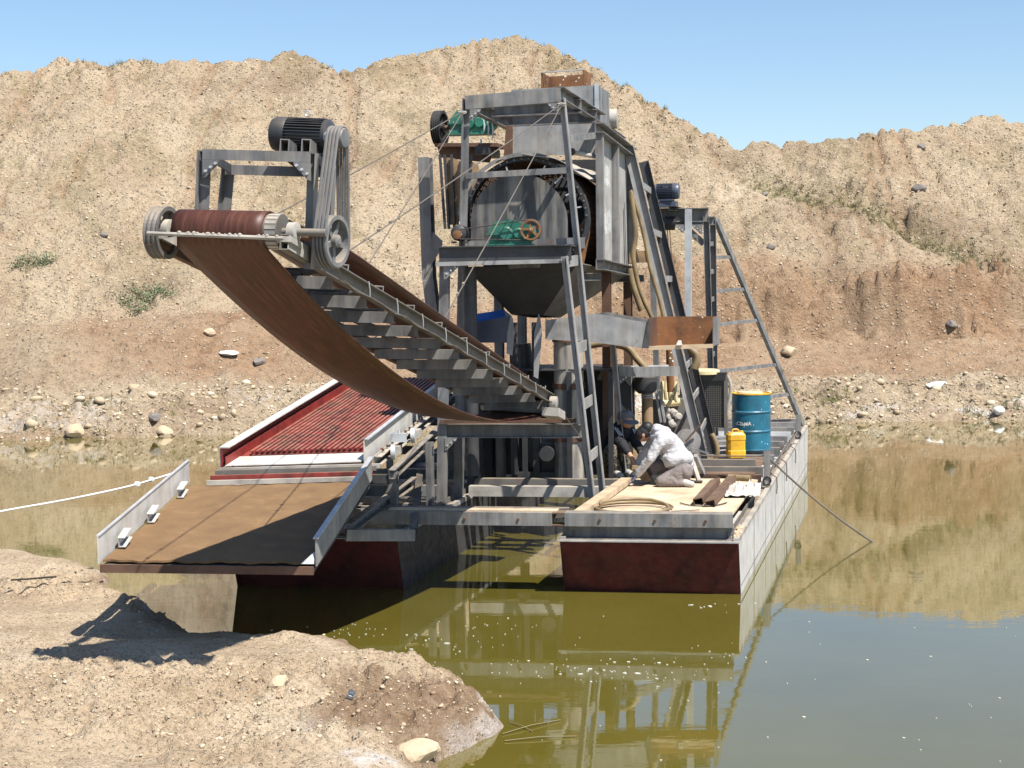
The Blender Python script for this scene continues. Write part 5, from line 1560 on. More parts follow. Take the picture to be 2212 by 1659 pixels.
MB().bar(at_s(D(875, 480), 8.05), at_s(D(1150, 725), 8.05), 0.06, 0.10).obj("knee_brace", M['grey'], GN)
MB().bar(at_s(D(640, 455), 8.0), W(8.0, 2.05, 0.9) + CR * 0.1, 0.09, 0.09).obj("gantry_post", M['grey'], GN)
dg0, dg1 = at_s(D(1262, 490), 8.6), W(11.3, 0.1, 0.79)
MB().bar(dg0, dg1, 0.07, 0.085).obj("slant_rail", M['grey'], GN)
for y_l, y_r, xr in ((855, 850, 1390), (1175, 1165, 1535), (1495, 1485, 1690)):
    a = at_s(D(1262, y_l), 8.6)
    t = (at_s(D(1262, y_l), 8.6).z - dg0.z) / (dg1.z - dg0.z)
    MB().bar(a, dg0 + (dg1 - dg0) * (t * 0.98), 0.04, 0.055).obj("slant_rung", M['grey'], GN)
for zz in (1.93, 1.38):
    t = (zz - dg0.z) / (dg1.z - dg0.z)
    MB().bar(W(8.6, 1.30, zz), dg0 + (dg1 - dg0) * t, 0.04, 0.06).obj("slant_rung", M['grey'], GN)
hoist = motor("small blue grey hoist motor on top of the gantry", at_s(D(790, 225), 7.9), CR * 1.0 + AX * 0.1, 0.125, 0.42, M['motor_blue'])
MB().box(at_s(D(790, 350), 7.95), CR * 0.17, AX * 0.15, UP * 0.045).obj("hoist_base", M['motor_blue'], hoist)
MB().channel(at_s(D(848, 385), 7.6), at_s(D(848, 385), 7.6) + AX * 0.7, 0.12, 0.07, 0.01).obj("base_rail", M['grey_dk'], hoist)
HK = thing("chain_hoist", "dark chain block hanging below the gantry beam", "hoist", at_s(D(820, 620), 7.95))
MB().lathe(at_s(D(825, 530), 7.95), CR, [(0.05, -0.09), (0.11, -0.08), (0.11, 0.08), (0.05, 0.09)], 18).obj("hoist_body", M['black'], HK)
for k, dx in enumerate((-28, 0, 22)):
    pts = [at_s(D(800 + dx, 560), 7.9), at_s(D(812 + dx, 760), 7.9), at_s(D(838 + dx * 0.8, 1000), 7.9), at_s(D(860 + dx * 0.5, 1250), 7.9)]
    MB().tube(pts, 0.008, 5).obj("chain", M['rust_dk'], HK)

# hoses by the trommel wall
def spline(pts, n=8):
    pts = [Vector(p) for p in pts]; out = []
    for i in range(len(pts) - 1):
        p0, p1, p2, p3 = pts[max(i - 1, 0)], pts[i], pts[i + 1], pts[min(i + 2, len(pts) - 1)]
        for k in range(n):
            t = k / n
            out.append(0.5 * ((2 * p1) + (-p0 + p2) * t + (2 * p0 - 5 * p1 + 4 * p2 - p3) * t * t + (-p0 + 3 * p1 - 3 * p2 + p3) * t ** 3))
    out.append(pts[-1]); return out
tag(MB().tube(spline([at_s(D(*c), 5.0) for c in ((455, 250), (480, 420), (500, 640), (478, 830), (500, 1000), (545, 1180), (610, 1330), (660, 1440))]), 0.034, 10).obj("water_hose", M['hose']),
    "thick tan water hose hanging beside the trommel wall", "hose")
tag(MB().tube(spline([at_s(D(*c), 5.1) for c in ((450, 215), (520, 420), (590, 700), (640, 960), (720, 1230), (770, 1440))]), 0.028, 8).obj("water_hose", M['hose']),
    "thinner tan hose running down along the slanted leg", "hose")
tag(MB().tube(spline([at_s(D(*c), 5.0) for c in ((440, 960), (470, 1100), (520, 1250), (560, 1360))]), 0.05, 10).obj("water_hose", M['hose']), "short tan hose curling behind the discharge chute", "hose")
tag(MB().tube(spline([at_s(F(*c), 4.4) for c in ((560, 215), (700, 200), (900, 235), (1000, 340), (1090, 440))]), 0.05, 10).obj("water_hose", M['hose']), "tan hose bent over below the discharge chute", "hose")
tag(MB().tube(spline([at_s(F(*c), 5.9) for c in ((1500, 250), (1560, 300), (1570, 370), (1550, 440))]), 0.06, 10).obj("water_hose", M['hose']), "yellowish hose end behind the rusty box", "hose")
tag(MB().tube(spline([at_s(F(*c), 4.9) for c in ((1715, 1060), (1750, 1130), (1770, 1230), (1740, 1310), (1690, 1330))]), 0.035, 10).obj("water_hose", M['hose']), "dusty hose hooked round the foot of the slanted leg", "hose")

# ================================================================== engine
EN = thing("diesel_engine", "diesel engine with black radiator grille on the right pontoon", "engine", W(6.3, 1.4, 0.85))
ra, rb_ = at_s(F(1432, 1000), 6.3), at_s(F(1852, 1000), 6.3)
rtop = at_s(F(1640, 495), 6.3).z; rz = ra.z
rad = MB().box((ra + rb_) / 2 + UP * ((rtop - rz) / 2) + AX * 0.06, (rb_ - ra) / 2, AX * 0.05, UP * ((rtop - rz) / 2)).obj("radiator", M['black'], EN, "black radiator with wire guard")
gm = MB()
for k in range(25):
    p = ra + (rb_ - ra) * (k / 24); gm.bar(p - AX * 0.005, p - AX * 0.005 + UP * (rtop - rz - 0.1), 0.0035, 0.0035)
for k in range(26):
    z = UP * ((rtop - rz - 0.1) * k / 25); gm.bar(ra + z - AX * 0.005, rb_ + z - AX * 0.005, 0.0035, 0.0035)
o = gm.obj("wire_guard", M['steel_dirty'], rad); o["kind"] = "stuff"
MB().box((ra + rb_) / 2 + UP * (rtop - rz - 0.03) + AX * 0.05, (rb_ - ra) / 2 * 1.02, AX * 0.09, UP * 0.06).obj("header_tank", M['black'], rad)
for q in (ra, rb_):
    MB().channel(q - UP * 0.12, q + UP * (rtop - rz), 0.05, 0.08, 0.01).obj("radiator_post", M['steel_dirty'], rad)
MB().lathe(at_s(F(1640, 475), 6.4), UP, [(0.2, -0.03), (0.24, -0.02), (0.24, 0.03), (0.2, 0.05)], 24).obj("air_filter", M['cream'], EN)
MB().box(at_s(F(1320, 900), 6.2), CR * 0.28, AX * 0.4, UP * 0.3).obj("engine_block", M['steel_dirty'], EN)
for k, x in enumerate((1245, 1285, 1325, 1372)):
    MB().tube([at_s(F(x, 560), 5.7), at_s(F(x - 6, 640), 5.68), at_s(F(x + 4, 745), 5.7)], [0.022, 0.034, 0.028], 8).obj("inlet_runner", M['cream'], EN)
MB().tube([at_s(F(1235, 770), 5.7), at_s(F(1410, 755), 5.75)], 0.06, 10).obj("inlet_manifold", M['cream'], EN)
for k, (x, y, q) in enumerate(((1275, 840, 0.07), (1350, 860, 0.06), (1300, 900, 0.05), (1390, 900, 0.06), (1335, 960, 0.07))):
    MB().lathe(at_s(F(x, y), 5.68), (0.3, -1, 0.2 * k - 0.4), [(q * 0.5, -0.05), (q, -0.04), (q, 0.05), (q * 0.6, 0.07)], 14).obj("fuel_fitting", M['dusty'], EN)
MB().tube([at_s(F(1315, 260), 5.5), at_s(F(1318, 500), 5.5), at_s(F(1325, 660), 5.5)], 0.055, 10).obj("exhaust_pipe", M['rust'], EN)
MB().tube(spline([at_s(F(1860, 500), 6.3), at_s(F(1895, 600), 6.3), at_s(F(1880, 760), 6.3), at_s(F(1850, 900), 6.3)]), 0.025, 8).obj("coolant_pipe", M['dusty'], EN)
for y in (1090, 1130, 1180, 1220):
    MB().bar(at_s(F(1760, y), 6.2), at_s(F(1850, y - 8), 6.2), 0.02, 0.02).obj("skid_bar", M['galv'], EN)

AS = thing("air_stack", "dark domed air stack on a brown pipe behind the hooded man", "stack", W(4.6, 1.9, 0.85))
c0 = at_s(F(1085, 600), 4.6)
MB().lathe(Vector((c0.x, c0.y, c0.z)), UP, [(0.10, -0.11), (0.155, -0.06), (0.165, 0.02), (0.16, 0.12), (0.0, 0.13)], 28).obj("dome", M['grey_dk'], AS)
c1 = at_s(F(1100, 650), 4.6); c2 = at_s(F(1105, 1010), 4.6)
MB().cyl(c1, c2, 0.078, n=24).obj("pipe", M['rust_tan'], AS)
for k in range(3):
    MB().lathe(c1 - UP * (0.03 + 0.03 * k), UP, [(0.08, -0.01), (0.09, 0), (0.08, 0.01)], 24).obj("clamp_ring", M['galv'], AS)
MB().cyl(at_s(F(920, 520), 4.7), at_s(F(925, 1000), 4.7), 0.09, n=18).obj("stand_pipe", M['grey_dk'], AS)
MB().bar(at_s(F(945, 500), 4.6), at_s(F(965, 1010), 4.6), 0.015, 0.015).obj("tie_rod", M['galv'], AS)
for k, x in enumerate((1180, 1215)):
    MB().bar(at_s(F(x, 640), 4.7), at_s(F(x + 55, 950), 4.7), 0.03, 0.045).obj("stay_bar", M['grey_lt'], AS)

# winch behind the hooded man
WN = thing("hand_winch", "grey disc winch with crank levers behind the hooded man", "winch", at_z(F(1600, 1520), 0.8))
wc = at_s(F(1485, 1130), 4.0)
MB().lathe(wc, -NRM + right_dir * 0.4, [(0.04, -0.06), (0.165, -0.05), (0.165, -0.03), (0.05, -0.02), (0.05, 0.05), (0.165, 0.06), (0.165, 0.075), (0.04, 0.085)], 32).obj("winch_drum", M['grey'], WN)
MB().bar(at_s(F(1465, 1135), 3.85), at_s(F(1612, 965), 3.85), 0.02, 0.025).obj("crank_lever", M['rust_dk'], WN)
MB().bar(at_s(F(1500, 1190), 3.85), at_s(F(1690, 1250), 3.85), 0.02, 0.025).obj("crank_lever", M['grey'], WN)
for a, b in (((1535, 1335), (1595, 1515)), ((1560, 1265), (1650, 1465))):
    MB().bar(at_s(F(*a), 3.6), at_z(F(*b), 0.80), 0.05, 0.05).obj("winch_leg", M['grey_lt'], WN)
MB().box(at_z(F(1588, 1522), 0.80) + UP * 0.01, CR * 0.05, AX * 0.05, UP * 0.01).obj("foot_pad", M['black'], WN)

# ================================================================== drum, jerrycan, deck clutter
DR = thing("oil_drum", "teal steel oil drum with yellow lid and white scrawl", "drum", at_z(L(1148, 1070), 0.86))
R_, H_ = 0.29, 0.86
dp = [(R_ - 0.01, 0), (R_ + 0.004, 0.004), (R_ + 0.004, 0.018), (R_, 0.022), (R_, 0.27), (R_ + 0.012, 0.285), (R_ + 0.012, 0.295), (R_, 0.31),
      (R_, 0.56), (R_ + 0.012, 0.575), (R_ + 0.012, 0.585), (R_, 0.60), (R_, H_ - 0.022), (R_ + 0.004, H_ - 0.018)]
drum_shell = MB().lathe(DR.location, UP, dp, 48).obj("drum_shell", M['teal'], DR)
MB().lathe(DR.location, UP, [(R_ + 0.006, H_ - 0.018), (R_ + 0.008, H_), (R_ - 0.012, H_ + 0.003), (R_ - 0.014, H_ - 0.012), (0.001, H_ - 0.012)], 48, caps=False).obj("lid", M['yellow'], DR, "yellow lid of the drum")
MB().lathe(DR.location + Vector((0.12, -0.05, H_ - 0.012)), UP, [(0.03, 0), (0.03, 0.015), (0.0, 0.015)], 12).obj("bung", M['galv'], DR)
MB().lathe(DR.location + Vector((-0.02, 0.02, H_ - 0.01)), UP, [(0.2, 0), (0.19, 0.025), (0.08, 0.035), (0.0, 0.03)], 20).obj("sand_heap", M['deck'], DR)

def wrap_text(txt, h, ang0, z, centre, R, mat, parent):
    cu = bpy.data.curves.new("scrawl", 'FONT'); cu.body = txt; cu.size = h; cu.resolution_u = 2; cu.offset = 0.002
    to = bpy.data.objects.new("scrawl_tmp", cu); COL.objects.link(to)
    bpy.context.view_layer.update()
    me = bpy.data.meshes.new_from_object(to.evaluated_get(bpy.context.evaluated_depsgraph_get()))
    bpy.data.objects.remove(to)
    bm = bmesh.new(); bm.from_mesh(me)
    bmesh.ops.triangulate(bm, faces=bm.faces); bmesh.ops.subdivide_edges(bm, edges=bm.edges, cuts=1)
    base = parent.location
    for v in bm.verts:
        a = ang0 + v.co.x / R
        v.co = centre + Vector((math.cos(a) * (R + 0.0015), math.sin(a) * (R + 0.0015), z + v.co.y + 0.006 * math.sin(v.co.x * 30))) - base
    bm.to_mesh(me); bm.free()
    me.materials.clear(); me.materials.append(mat)
    o = bpy.data.objects.new("scrawl", me); COL.objects.link(o); o.parent = parent
    o["kind"] = "stuff"
    return o
wrap_text("cCSbMA", 0.075, math.radians(208), 0.385, DR.location, R_, M['white'], DR)

JC = thing("jerrycan", "yellow plastic jerrycan standing before the teal drum", "jerrycan", at_z(L(925, 1190), 0.86))
c = JC.location.copy()
jx = (right_dir * 0.95 + NRM * 0.25).normalized(); jy = UP.cross(jx)
m = MB()
def jring(z, w, d, ch):
    pr = [(-w + ch, -d), (w - ch, -d), (w, -d + ch), (w, d - ch), (w - ch, d), (-w + ch, d), (-w, d - ch), (-w, -d + ch)]
    return [c + jx * a + jy * b + UP * z for a, b in pr]
lv = [(0.0, 0.115, 0.09, 0.03), (0.012, 0.128, 0.10, 0.03), (0.10, 0.13, 0.102, 0.03), (0.115, 0.124, 0.097, 0.03), (0.25, 0.124, 0.097, 0.03), (0.265, 0.13, 0.102, 0.03), (0.335, 0.128, 0.10, 0.03), (0.37, 0.10, 0.075, 0.03), (0.375, 0.06, 0.05, 0.02)]
rows_ = [jring(*v) for v in lv]
fs = []
for i in range(len(lv) - 1):
    for j in range(8): fs.append([i * 8 + j, i * 8 + (j + 1) % 8, (i + 1) * 8 + (j + 1) % 8, (i + 1) * 8 + j])
fs += [list(range(8))[::-1], list(range((len(lv) - 1) * 8, len(lv) * 8))]
m.add([v for r_ in rows_ for v in r_], fs)
m.obj("can_body", M['yellow'], JC)
MB().tube(spline([c + jx * -0.06 + UP * 0.36, c + jx * -0.04 + UP * 0.405, c + jx * 0.03 + UP * 0.405, c + jx * 0.045 + UP * 0.36]), 0.014, 8).obj("handle", M['yellow'], JC)
MB().lathe(c + jx * 0.085 + UP * 0.35, UP, [(0.028, 0), (0.028, 0.035), (0.02, 0.04)], 14).obj("cap", M['yellow'], JC)

hc = at_z(I(745, 868), 0.815)
pts = []
for k in range(64):
    a = 2 * math.pi * k / 63 * 1.55
    rr3 = 0.42 + 0.05 * math.sin(a * 0.65)
    pts.append(hc + Vector((math.cos(a) * rr3, math.sin(a) * rr3 * 0.92 - 0.0, 0.012 + (0.05 if a > 6.4 else 0.0) * min(1, (a - 6.28)))))
tag(MB().tube(pts, 0.019, 10).obj("coiled_hose", M['hose']), "loop of tan hose lying on the sandy deck", "hose")

for k, (p, q, lb) in enumerate((((1190, 815), (1315, 672), "short rusty steel channel on the deck, the left of two"), ((1275, 830), (1430, 652), "longer rusty steel channel on the deck, the right of two"))):
    MB().channel(at_z(I(*p), 0.84), at_z(I(*q), 0.84), 0.07, 0.12, 0.01, up=right_dir + UP * 0.25).obj("steel_channel", M['rust_dk'])
    o = bpy.data.objects["steel_channel" if k == 0 else "steel_channel.001"]
    tag(o, lb, "channel")
tag(MB().cyl(at_z(I(1405, 645), 0.83), at_z(I(1565, 652), 0.83), 0.045, n=14).obj("pipe_offcut", M['hose']), "short tan pipe offcut at the back edge of the deck", "pipe")
r = np.random.default_rng(33)
rows_ = []
for i in range(14):
    row = []
    for j in range(14):
        u, v = i / 13, j / 13
        p = at_z(I(1380 + 250 * u + 10 * v, 790 - 90 * v), 0.80)
        row.append(p + UP * (0.012 + 0.045 * abs(float(r.normal())) * (0.3 + math.sin(math.pi * u) * math.sin(math.pi * v))))
    rows_.append(row)
tag(MB().ribbon(rows_, 0.004).obj("plastic_sheet", M['plastic']), "crumpled pale plastic sheet on the right side of the deck", "sheet")
tag(MB().tube(spline([at_z(I(*c_), 0.80) + UP * 0.006 for c_ in ((1060, 830), (1150, 850), (1300, 850), (1395, 828))]), 0.008, 6).obj("cable_offcut", M['rubber']), "black cable offcut curving on the deck before the steel channels", "cable")
tag(MB().tube(spline([at_z(I(*c_), 0.80) + UP * 0.006 for c_ in ((1000, 890), (1100, 885), (1200, 880))]), 0.006, 6).obj("cable_offcut", M['rope']), "thin grey wire end beside the hose loop", "cable")

# bollard posts and cables
posts = []
for lb, px_b, px_t, s in (("grey steel bollard post on the deck's right edge near the men", L(1372, 1490), L(1370, 1100), 3.6), ("leaning grey bollard post near the stern of the right pontoon", L(1812, 840), L(1822, 585), 8.4)):
    root = thing("bollard_post", lb, "bollard", at_s(px_b, s))
    MB().channel(at_s(px_b, s) - UP * 0.1, at_s(px_t, s), 0.085, 0.085, 0.01, up=-NRM).obj("post", M['grey'], root)
    MB().tube([at_s(px_b, s) + (right_dir * math.cos(t) + UP * math.sin(t)) * 0.05 - NRM * 0.05 - UP * 0.02 for t in np.linspace(0, 2 * math.pi, 14)[:-1]], 0.011, 6, True).obj("shackle", M['black'], root)
    posts.append(root)
def rope(name, label, pts, rad, mat, cat="rope"):
    return tag(MB().tube(pts, rad, 7).obj(name, mat), label, cat)
def sag_line(a, b, sag, n=16):
    return [a + (b - a) * (k / n) - UP * sag * 4 * (k / n) * (1 - k / n) for k in range(n + 1)]
b0_ = at_s(L(1398, 1195), 3.6)
rope("mooring_rope", "brown mooring rope from the bollard down into the water at right", sag_line(b0_, at_z((1890, 1174), -0.02), 0.06), 0.014, M['rope'])
rope("deck_cable", "cable stretched from the winch across to the near bollard", sag_line(at_s(F(1530, 1262), 3.8), b0_ + UP * 0.03, 0.01), 0.009, M['rope'], "cable")
rope("rail_cable", "slack cable running along the right pontoon's edge between bollards", [at_s(L(1440, 1405), 3.75)] + [W(3.9 + k * 0.75, 0.10, 0.74 + 0.012 * k - 0.05 * math.sin(k * 1.57) ** 2) for k in range(6)] + [at_s(L(1800, 830), 8.3)], 0.012, M['rope'], "cable")
for k, (s, zz) in enumerate(((4.4, 0.5), (6.1, 0.45), (7.9, 0.5))):
    rope("hanging_rope_end", ("rope end hanging down the pontoon side nearest the near bollard", "rope end hanging down the middle of the right pontoon's side", "rope end hanging down the pontoon side near the stern bollard")[k],
         [W(s, 0.06, 0.78), W(s, -0.02, 0.72), W(s + 0.01, -0.025, 0.6), W(s - 0.01, -0.02, zz)], 0.009, M['rope'])
lr = [at_y((-420, 1196), 14.5), at_y((-100, 1128), 15.4), at_y((0, 1105), 15.7), at_y((150, 1078), 16.2), at_y((280, 1050), 16.7), at_y((375, 1022), 17.1)]
rp_ = rope("tow_rope", "thick white tow rope from the left edge to the sluice tray", spline(lr), 0.010, M['rope_white'])
for px, y in (((300, 1046), 16.75), ((330, 1036), 16.9)):
    c = at_y(px, y)
    m = MB()
    for k in range(4):
        m.tube([c + (UP * math.cos(t) + CR * 0.4 * math.sin(t) + NRM * 0.02 * k) * 0.022 + CR * (k * 0.012) for t in np.linspace(0, 2 * math.pi, 10)[:-1]], 0.010, 6, True)
    o = m.obj("knot", M['rope_white'], rp_); o["kind"] = "stuff"
tag(MB().tube([bank_pt(p) + UP * 0.012 for p in ((-60, 1262), (0, 1256), (60, 1253), (120, 1248), (165, 1238), (200, 1229))], 0.011, 6).obj("bank_cable", M['rubber']),
    "black cable lying across the left bank behind the sluice corner", "cable")
# stays from the trommel top to the conveyor
eyeL, eyeR = at_s(B(575, 520), 2.36), at_s(B(1525, 440), 2.36)
for lb, a, b in (("steel stay rope from the trommel's left corner to the conveyor head", eyeL, ll_(0.10) + up_c * 0.08),
                 ("steel stay rope from the trommel's left corner to the conveyor's middle", eyeL, ll_(0.42) + up_c * 0.1),
                 ("long steel stay rope from the trommel's right corner to the conveyor head", eyeR, at_y(E(448, 145), 12.3)),
                 ("steel stay rope from the trommel's right corner down to the conveyor's middle", eyeR, at_y(C(385, 1090), 15.2))):
    o = rope("stay_rope", lb, sag_line(a, b, 0.02, 10), 0.0065, M['rope'])
    for t in (0.86, 0.9):
        p = a + (b - a) * t
        MB().box(p, (b - a).normalized() * 0.014, UP * 0.012, CR * 0.012).obj("rope_clip", M['steel_dirty'], o)
    e = (a - b).normalized()
    MB().tube([a - e * 0.05 + (e * math.cos(t) + UP.cross(e).normalized() * math.sin(t)) * 0.05 for t in np.linspace(0, 2 * math.pi, 14)[:-1]], 0.009, 6, True).obj("thimble", M['grey_lt'], o)
MB().plate([W(-0.05, 4.0, 0.93), W(-0.05, 4.02, 0.93), W(0.4, 4.02, 0.93), W(0.4, 4.0, 0.93)], 0.01)
# twigs in the shallows
for k, (p, q) in enumerate((((1085, 1585), (1210, 1555)), ((1090, 1600), (1245, 1590)), ((1100, 1560), (1150, 1580)))):
    tag(MB().tube([at_z(p, 0.01), at_z(((p[0] + q[0]) / 2, (p[1] + q[1]) / 2 - 4), 0.02), at_z(q, 0.008)], 0.004, 5).obj("twig", M['dry']),
        ("upper thin dry stalk floating off the bank's tip", "lowest long dry stalk floating off the bank's tip", "short dry stalk floating off the bank's tip")[k], "twig")

# gusset details: plates and bolt heads at the welded joints
def gusset(root, c, d1, d2, k, mat, nb=3):
    d1 = Vector(d1).normalized(); d2 = Vector(d2).normalized()
    g = MB().plate([c, c + d1 * k, c + d1 * k * 0.95 + d2 * k * 0.2, c + d1 * k * 0.2 + d2 * k * 0.95, c + d2 * k], 0.01).obj("gusset", mat, root)
    n_ = d1.cross(d2).normalized(); n_ = n_ if n_.y < 0 else -n_
    for j in range(nb):
        p = c + d1 * k * (0.2 + 0.3 * j) + d2 * k * (0.62 - 0.22 * j)
        MB().cyl(p + n_ * 0.004, p + n_ * 0.018, 0.011, n=6).obj("bolt", M['galv'], g)
for c, d in ((FLt, FRt - FLt), (FRt, FLt - FRt)):
    gusset(MF, c - UP * 0.04 - NRM * 0.045, d, -UP, 0.13, M['grey'])
gusset(T, W(1.80, 3.80, 3.67), -CR, -UP, 0.18, M['grey'])
gusset(T, W(1.93, 3.86, 1.52), -CR, -UP, 0.16, M['grey'])
gusset(T, at_s(B(640, 500), 2.34), -CR, -UP, 0.14, M['grey'])
gusset(T, at_s(B(1490, 440), 2.34), CR, -UP, 0.14, M['grey'])
gusset(GN, at_s(D(1135, 540), 7.93), CR, -UP, 0.16, M['grey'])
gusset(GN, at_s(D(960, 540), 7.84), CR, -UP, 0.14, M['grey'])
gusset(MFr, at_s(F(830, 505), 3.7), -CR, -UP, 0.12, M['grey'])
for l in (0.35, 0.9, 1.5, 2.4, 3.0):
    MB().cyl(W(-0.232, l, 0.845), W(-0.25, l, 0.845), 0.016, n=6).obj("beam_bolt", M['rust_dk'], bpy.data.objects["cross_beam"])

# ================================================================== the two men
def flesh(name, caps, voxel, mat, parent, smooth=6, balls=()):
    m = MB()
    for p, q, r0, r1 in caps:
        p, q = Vector(p), Vector(q)
        m.cyl(p, q, r0, r1, n=14)
        m.ball(p, r0, 12); m.ball(q, r1, 12)
    for b in balls:
        m.ball(b[0], b[1], 16, b[2] if len(b) > 2 else (1, 1, 1))
    o = m.obj(name, mat, parent)
    md = o.modifiers.new("join", 'REMESH'); md.mode = 'VOXEL'; md.voxel_size = voxel; md.use_smooth_shade = True
    sm = o.modifiers.new("soft", 'SMOOTH'); sm.iterations = smooth; sm.factor = 0.5
    if name in ("hoodie", "jacket", "trousers"):
        if "folds" not in bpy.data.textures:
            tx = bpy.data.textures.new("folds", 'CLOUDS'); tx.noise_scale = 0.085; tx.noise_depth = 2
        dm = o.modifiers.new("folds", 'DISPLACE'); dm.texture = bpy.data.textures["folds"]; dm.strength = 0.028; dm.mid_level = 0.5
        dm.texture_coords = 'LOCAL'
    return o

def hand(wrist, palm_dir, side, nrm, k=1.0):
    """caps for palm, four unequal curled fingers and thumb"""
    palm_dir = palm_dir.normalized(); nrm = nrm.normalized(); side = side.normalized()
    caps = []
    kn = wrist + palm_dir * 0.085 * k
    for i in range(4):
        o = side * (0.028 - 0.0185 * i) * k
        caps.append((wrist + palm_dir * 0.02 * k + o * 0.6, kn + o, 0.014 * k, 0.0125 * k))
        ln = (0.036, 0.041, 0.038, 0.030)[i] * k
        d1 = (palm_dir * 0.8 + nrm * 0.6).normalized(); d2 = (palm_dir * 0.2 + nrm).normalized()
        a = kn + o; b = a + d1 * ln; c_ = b + d2 * ln * 0.8
        caps += [(a, b, 0.0105 * k, 0.0095 * k), (b, c_, 0.0095 * k, 0.0075 * k)]
    t0 = wrist + palm_dir * 0.03 * k + side * 0.028 * k
    t1 = t0 + (palm_dir * 0.5 + side * 0.7 + nrm * 0.4).normalized() * 0.04 * k
    caps += [(t0, t1, 0.013 * k, 0.011 * k), (t1, t1 + (palm_dir * 0.7 + nrm * 0.6).normalized() * 0.032 * k, 0.011 * k, 0.009 * k)]
    return caps

# ---- man in the pale hoodie, kneeling and facing left
MA = thing("person", "kneeling person in a pale grey hoodie bent over the deck's edge", "person", W(2.95, 1.2, 0.8), "men at work on the deck")
def a_(x, y, s): return at_s(F(x, y), s)
pel = a_(1435, 1395, 3.05); ch = a_(1310, 1170, 3.05); sh = a_(1225, 1085, 3.05); nk = a_(1165, 1030, 3.05); hd = a_(1075, 1055, 3.05)
shN, shF = a_(1235, 1110, 2.87), a_(1195, 1085, 3.24)
elN, elF = a_(1135, 1290, 2.82), a_(1060, 1270, 3.25)
wrN, wrF = a_(1010, 1445, 2.9), a_(990, 1440, 3.2)
hipN, hipF = a_(1450, 1415, 2.93), a_(1420, 1400, 3.18)
knN = Vector(a_(1235, 1505, 2.86)); knN.z = 0.86
anN = Vector(a_(1455, 1530, 2.86)); anN.z = 0.855
toN = Vector(a_(1525, 1545, 2.84)); toN.z = 0.83
knF = a_(1150, 1350, 3.22); anF = Vector(a_(1185, 1520, 3.2)); anF.z = 0.88
toF = Vector(a_(1090, 1540, 3.2)); toF.z = 0.825
face = (hd - nk).normalized()
fdir = (CR * 0.72 - UP * 0.70).normalized()      # where the face looks
body = [(pel, ch, 0.13, 0.13), (ch, sh, 0.13, 0.12), (sh, nk, 0.09, 0.055), (nk, hd, 0.052, 0.06),
        (shN, elN, 0.055, 0.043), (elN, wrN, 0.043, 0.028), (shF, elF, 0.055, 0.043), (elF, wrF, 0.043, 0.028),
        (hipN, knN, 0.088, 0.058), (knN, anN, 0.058, 0.04), (hipF, knF, 0.088, 0.06), (knF, anF, 0.058, 0.04),
        (anN, toN, 0.035, 0.03), (anF, toF, 0.035, 0.03)]
body += hand(wrN, CR * 0.55 - UP * 0.75, AX * 1.0, CR * 0.5 - UP * 0.3) + hand(wrF, CR * 0.5 - UP * 0.75, AX * -1.0, CR * 0.5 - UP * 0.3)
hr0 = 0.098
upv = (hd - nk).normalized()
hballs = [(hd, hr0, (0.92, 0.82, 1.05)), (hd + fdir * 0.035 - upv * 0.0, hr0 * 0.86)]
hballs += [(hd + fdir * 0.105, 0.018), (hd + fdir * 0.10 + (upv * -0.0) - CR * 0.0, 0.014)]
for sg in (-1, 1):
    hballs.append((hd + AX * sg * 0.082 - fdir * 0.0 - UP * 0.015, 0.026, (0.8, 0.5, 1.2)))
flesh("body", body, 0.0075, M['skin'], MA, 4, hballs)
flesh("hoodie", [(a_(1420, 1345, 3.05), ch, 0.175, 0.165), (ch, sh, 0.165, 0.15), (sh, nk + (sh - nk) * 0.2, 0.12, 0.085),
                 (a_(1300, 1130, 2.95), shN, 0.11, 0.085), (shN, elN, 0.083, 0.066), (elN, wrN, 0.066, 0.048), (a_(1280, 1120, 3.15), shF, 0.11, 0.085), (shF, elF, 0.082, 0.066), (elF, wrF, 0.066, 0.048),
                 (a_(1190, 1010, 2.98), a_(1270, 1050, 3.05), 0.06, 0.085), (a_(1190, 1005, 3.12), a_(1270, 1050, 3.05), 0.06, 0.085),
                 (a_(1330, 1310, 2.92), a_(1480, 1290, 2.95), 0.09, 0.09), (a_(1290, 1290, 2.95), a_(1300, 1350, 2.95), 0.075, 0.05), (a_(1480, 1320, 3.05), a_(1400, 1330, 3.2), 0.10, 0.09)], 0.011, M['hoodie'], MA, 5)
flesh("trousers", [(a_(1440, 1380, 3.05), hipN, 0.135, 0.125), (hipN, knN, 0.118, 0.08), (knN, anN + (knN - anN) * 0.12, 0.078, 0.06), (a_(1430, 1380, 3.05), hipF, 0.135, 0.12), (hipF, knF, 0.112, 0.08), (knF, anF + UP * 0.06, 0.078, 0.06)], 0.011, M['trouser'], MA, 5)
for nm, an, to in (("shoe", anN, toN), ("shoe", anF, toF)):
    flesh(nm, [(an, to, 0.048, 0.042), (an - (to - an) * 0.35, an, 0.042, 0.046)], 0.009, M['shoe'], MA, 3)
flesh("hair", [], 0.008, M['hair'], MA, 3, [(hd - fdir * 0.022 + upv * 0.022, hr0 * 1.05, (0.95, 0.88, 1.0)), (hd - fdir * 0.05 + UP * 0.035, hr0 * 0.9, (1, 0.9, 0.95)), (hd + upv * 0.04 - UP * 0.0, hr0 * 0.93)])
for wr in (wrN, wrF):
    d_ = (CR * 0.55 - UP * 0.75)
    flesh("glove", hand(wr, d_, AX if wr is wrN else -AX, CR * 0.5 - UP * 0.3, 1.16) + [(wr - d_.normalized() * 0.03, wr + d_.normalized() * 0.03, 0.036, 0.034)], 0.006, M['glove'], MA, 2)

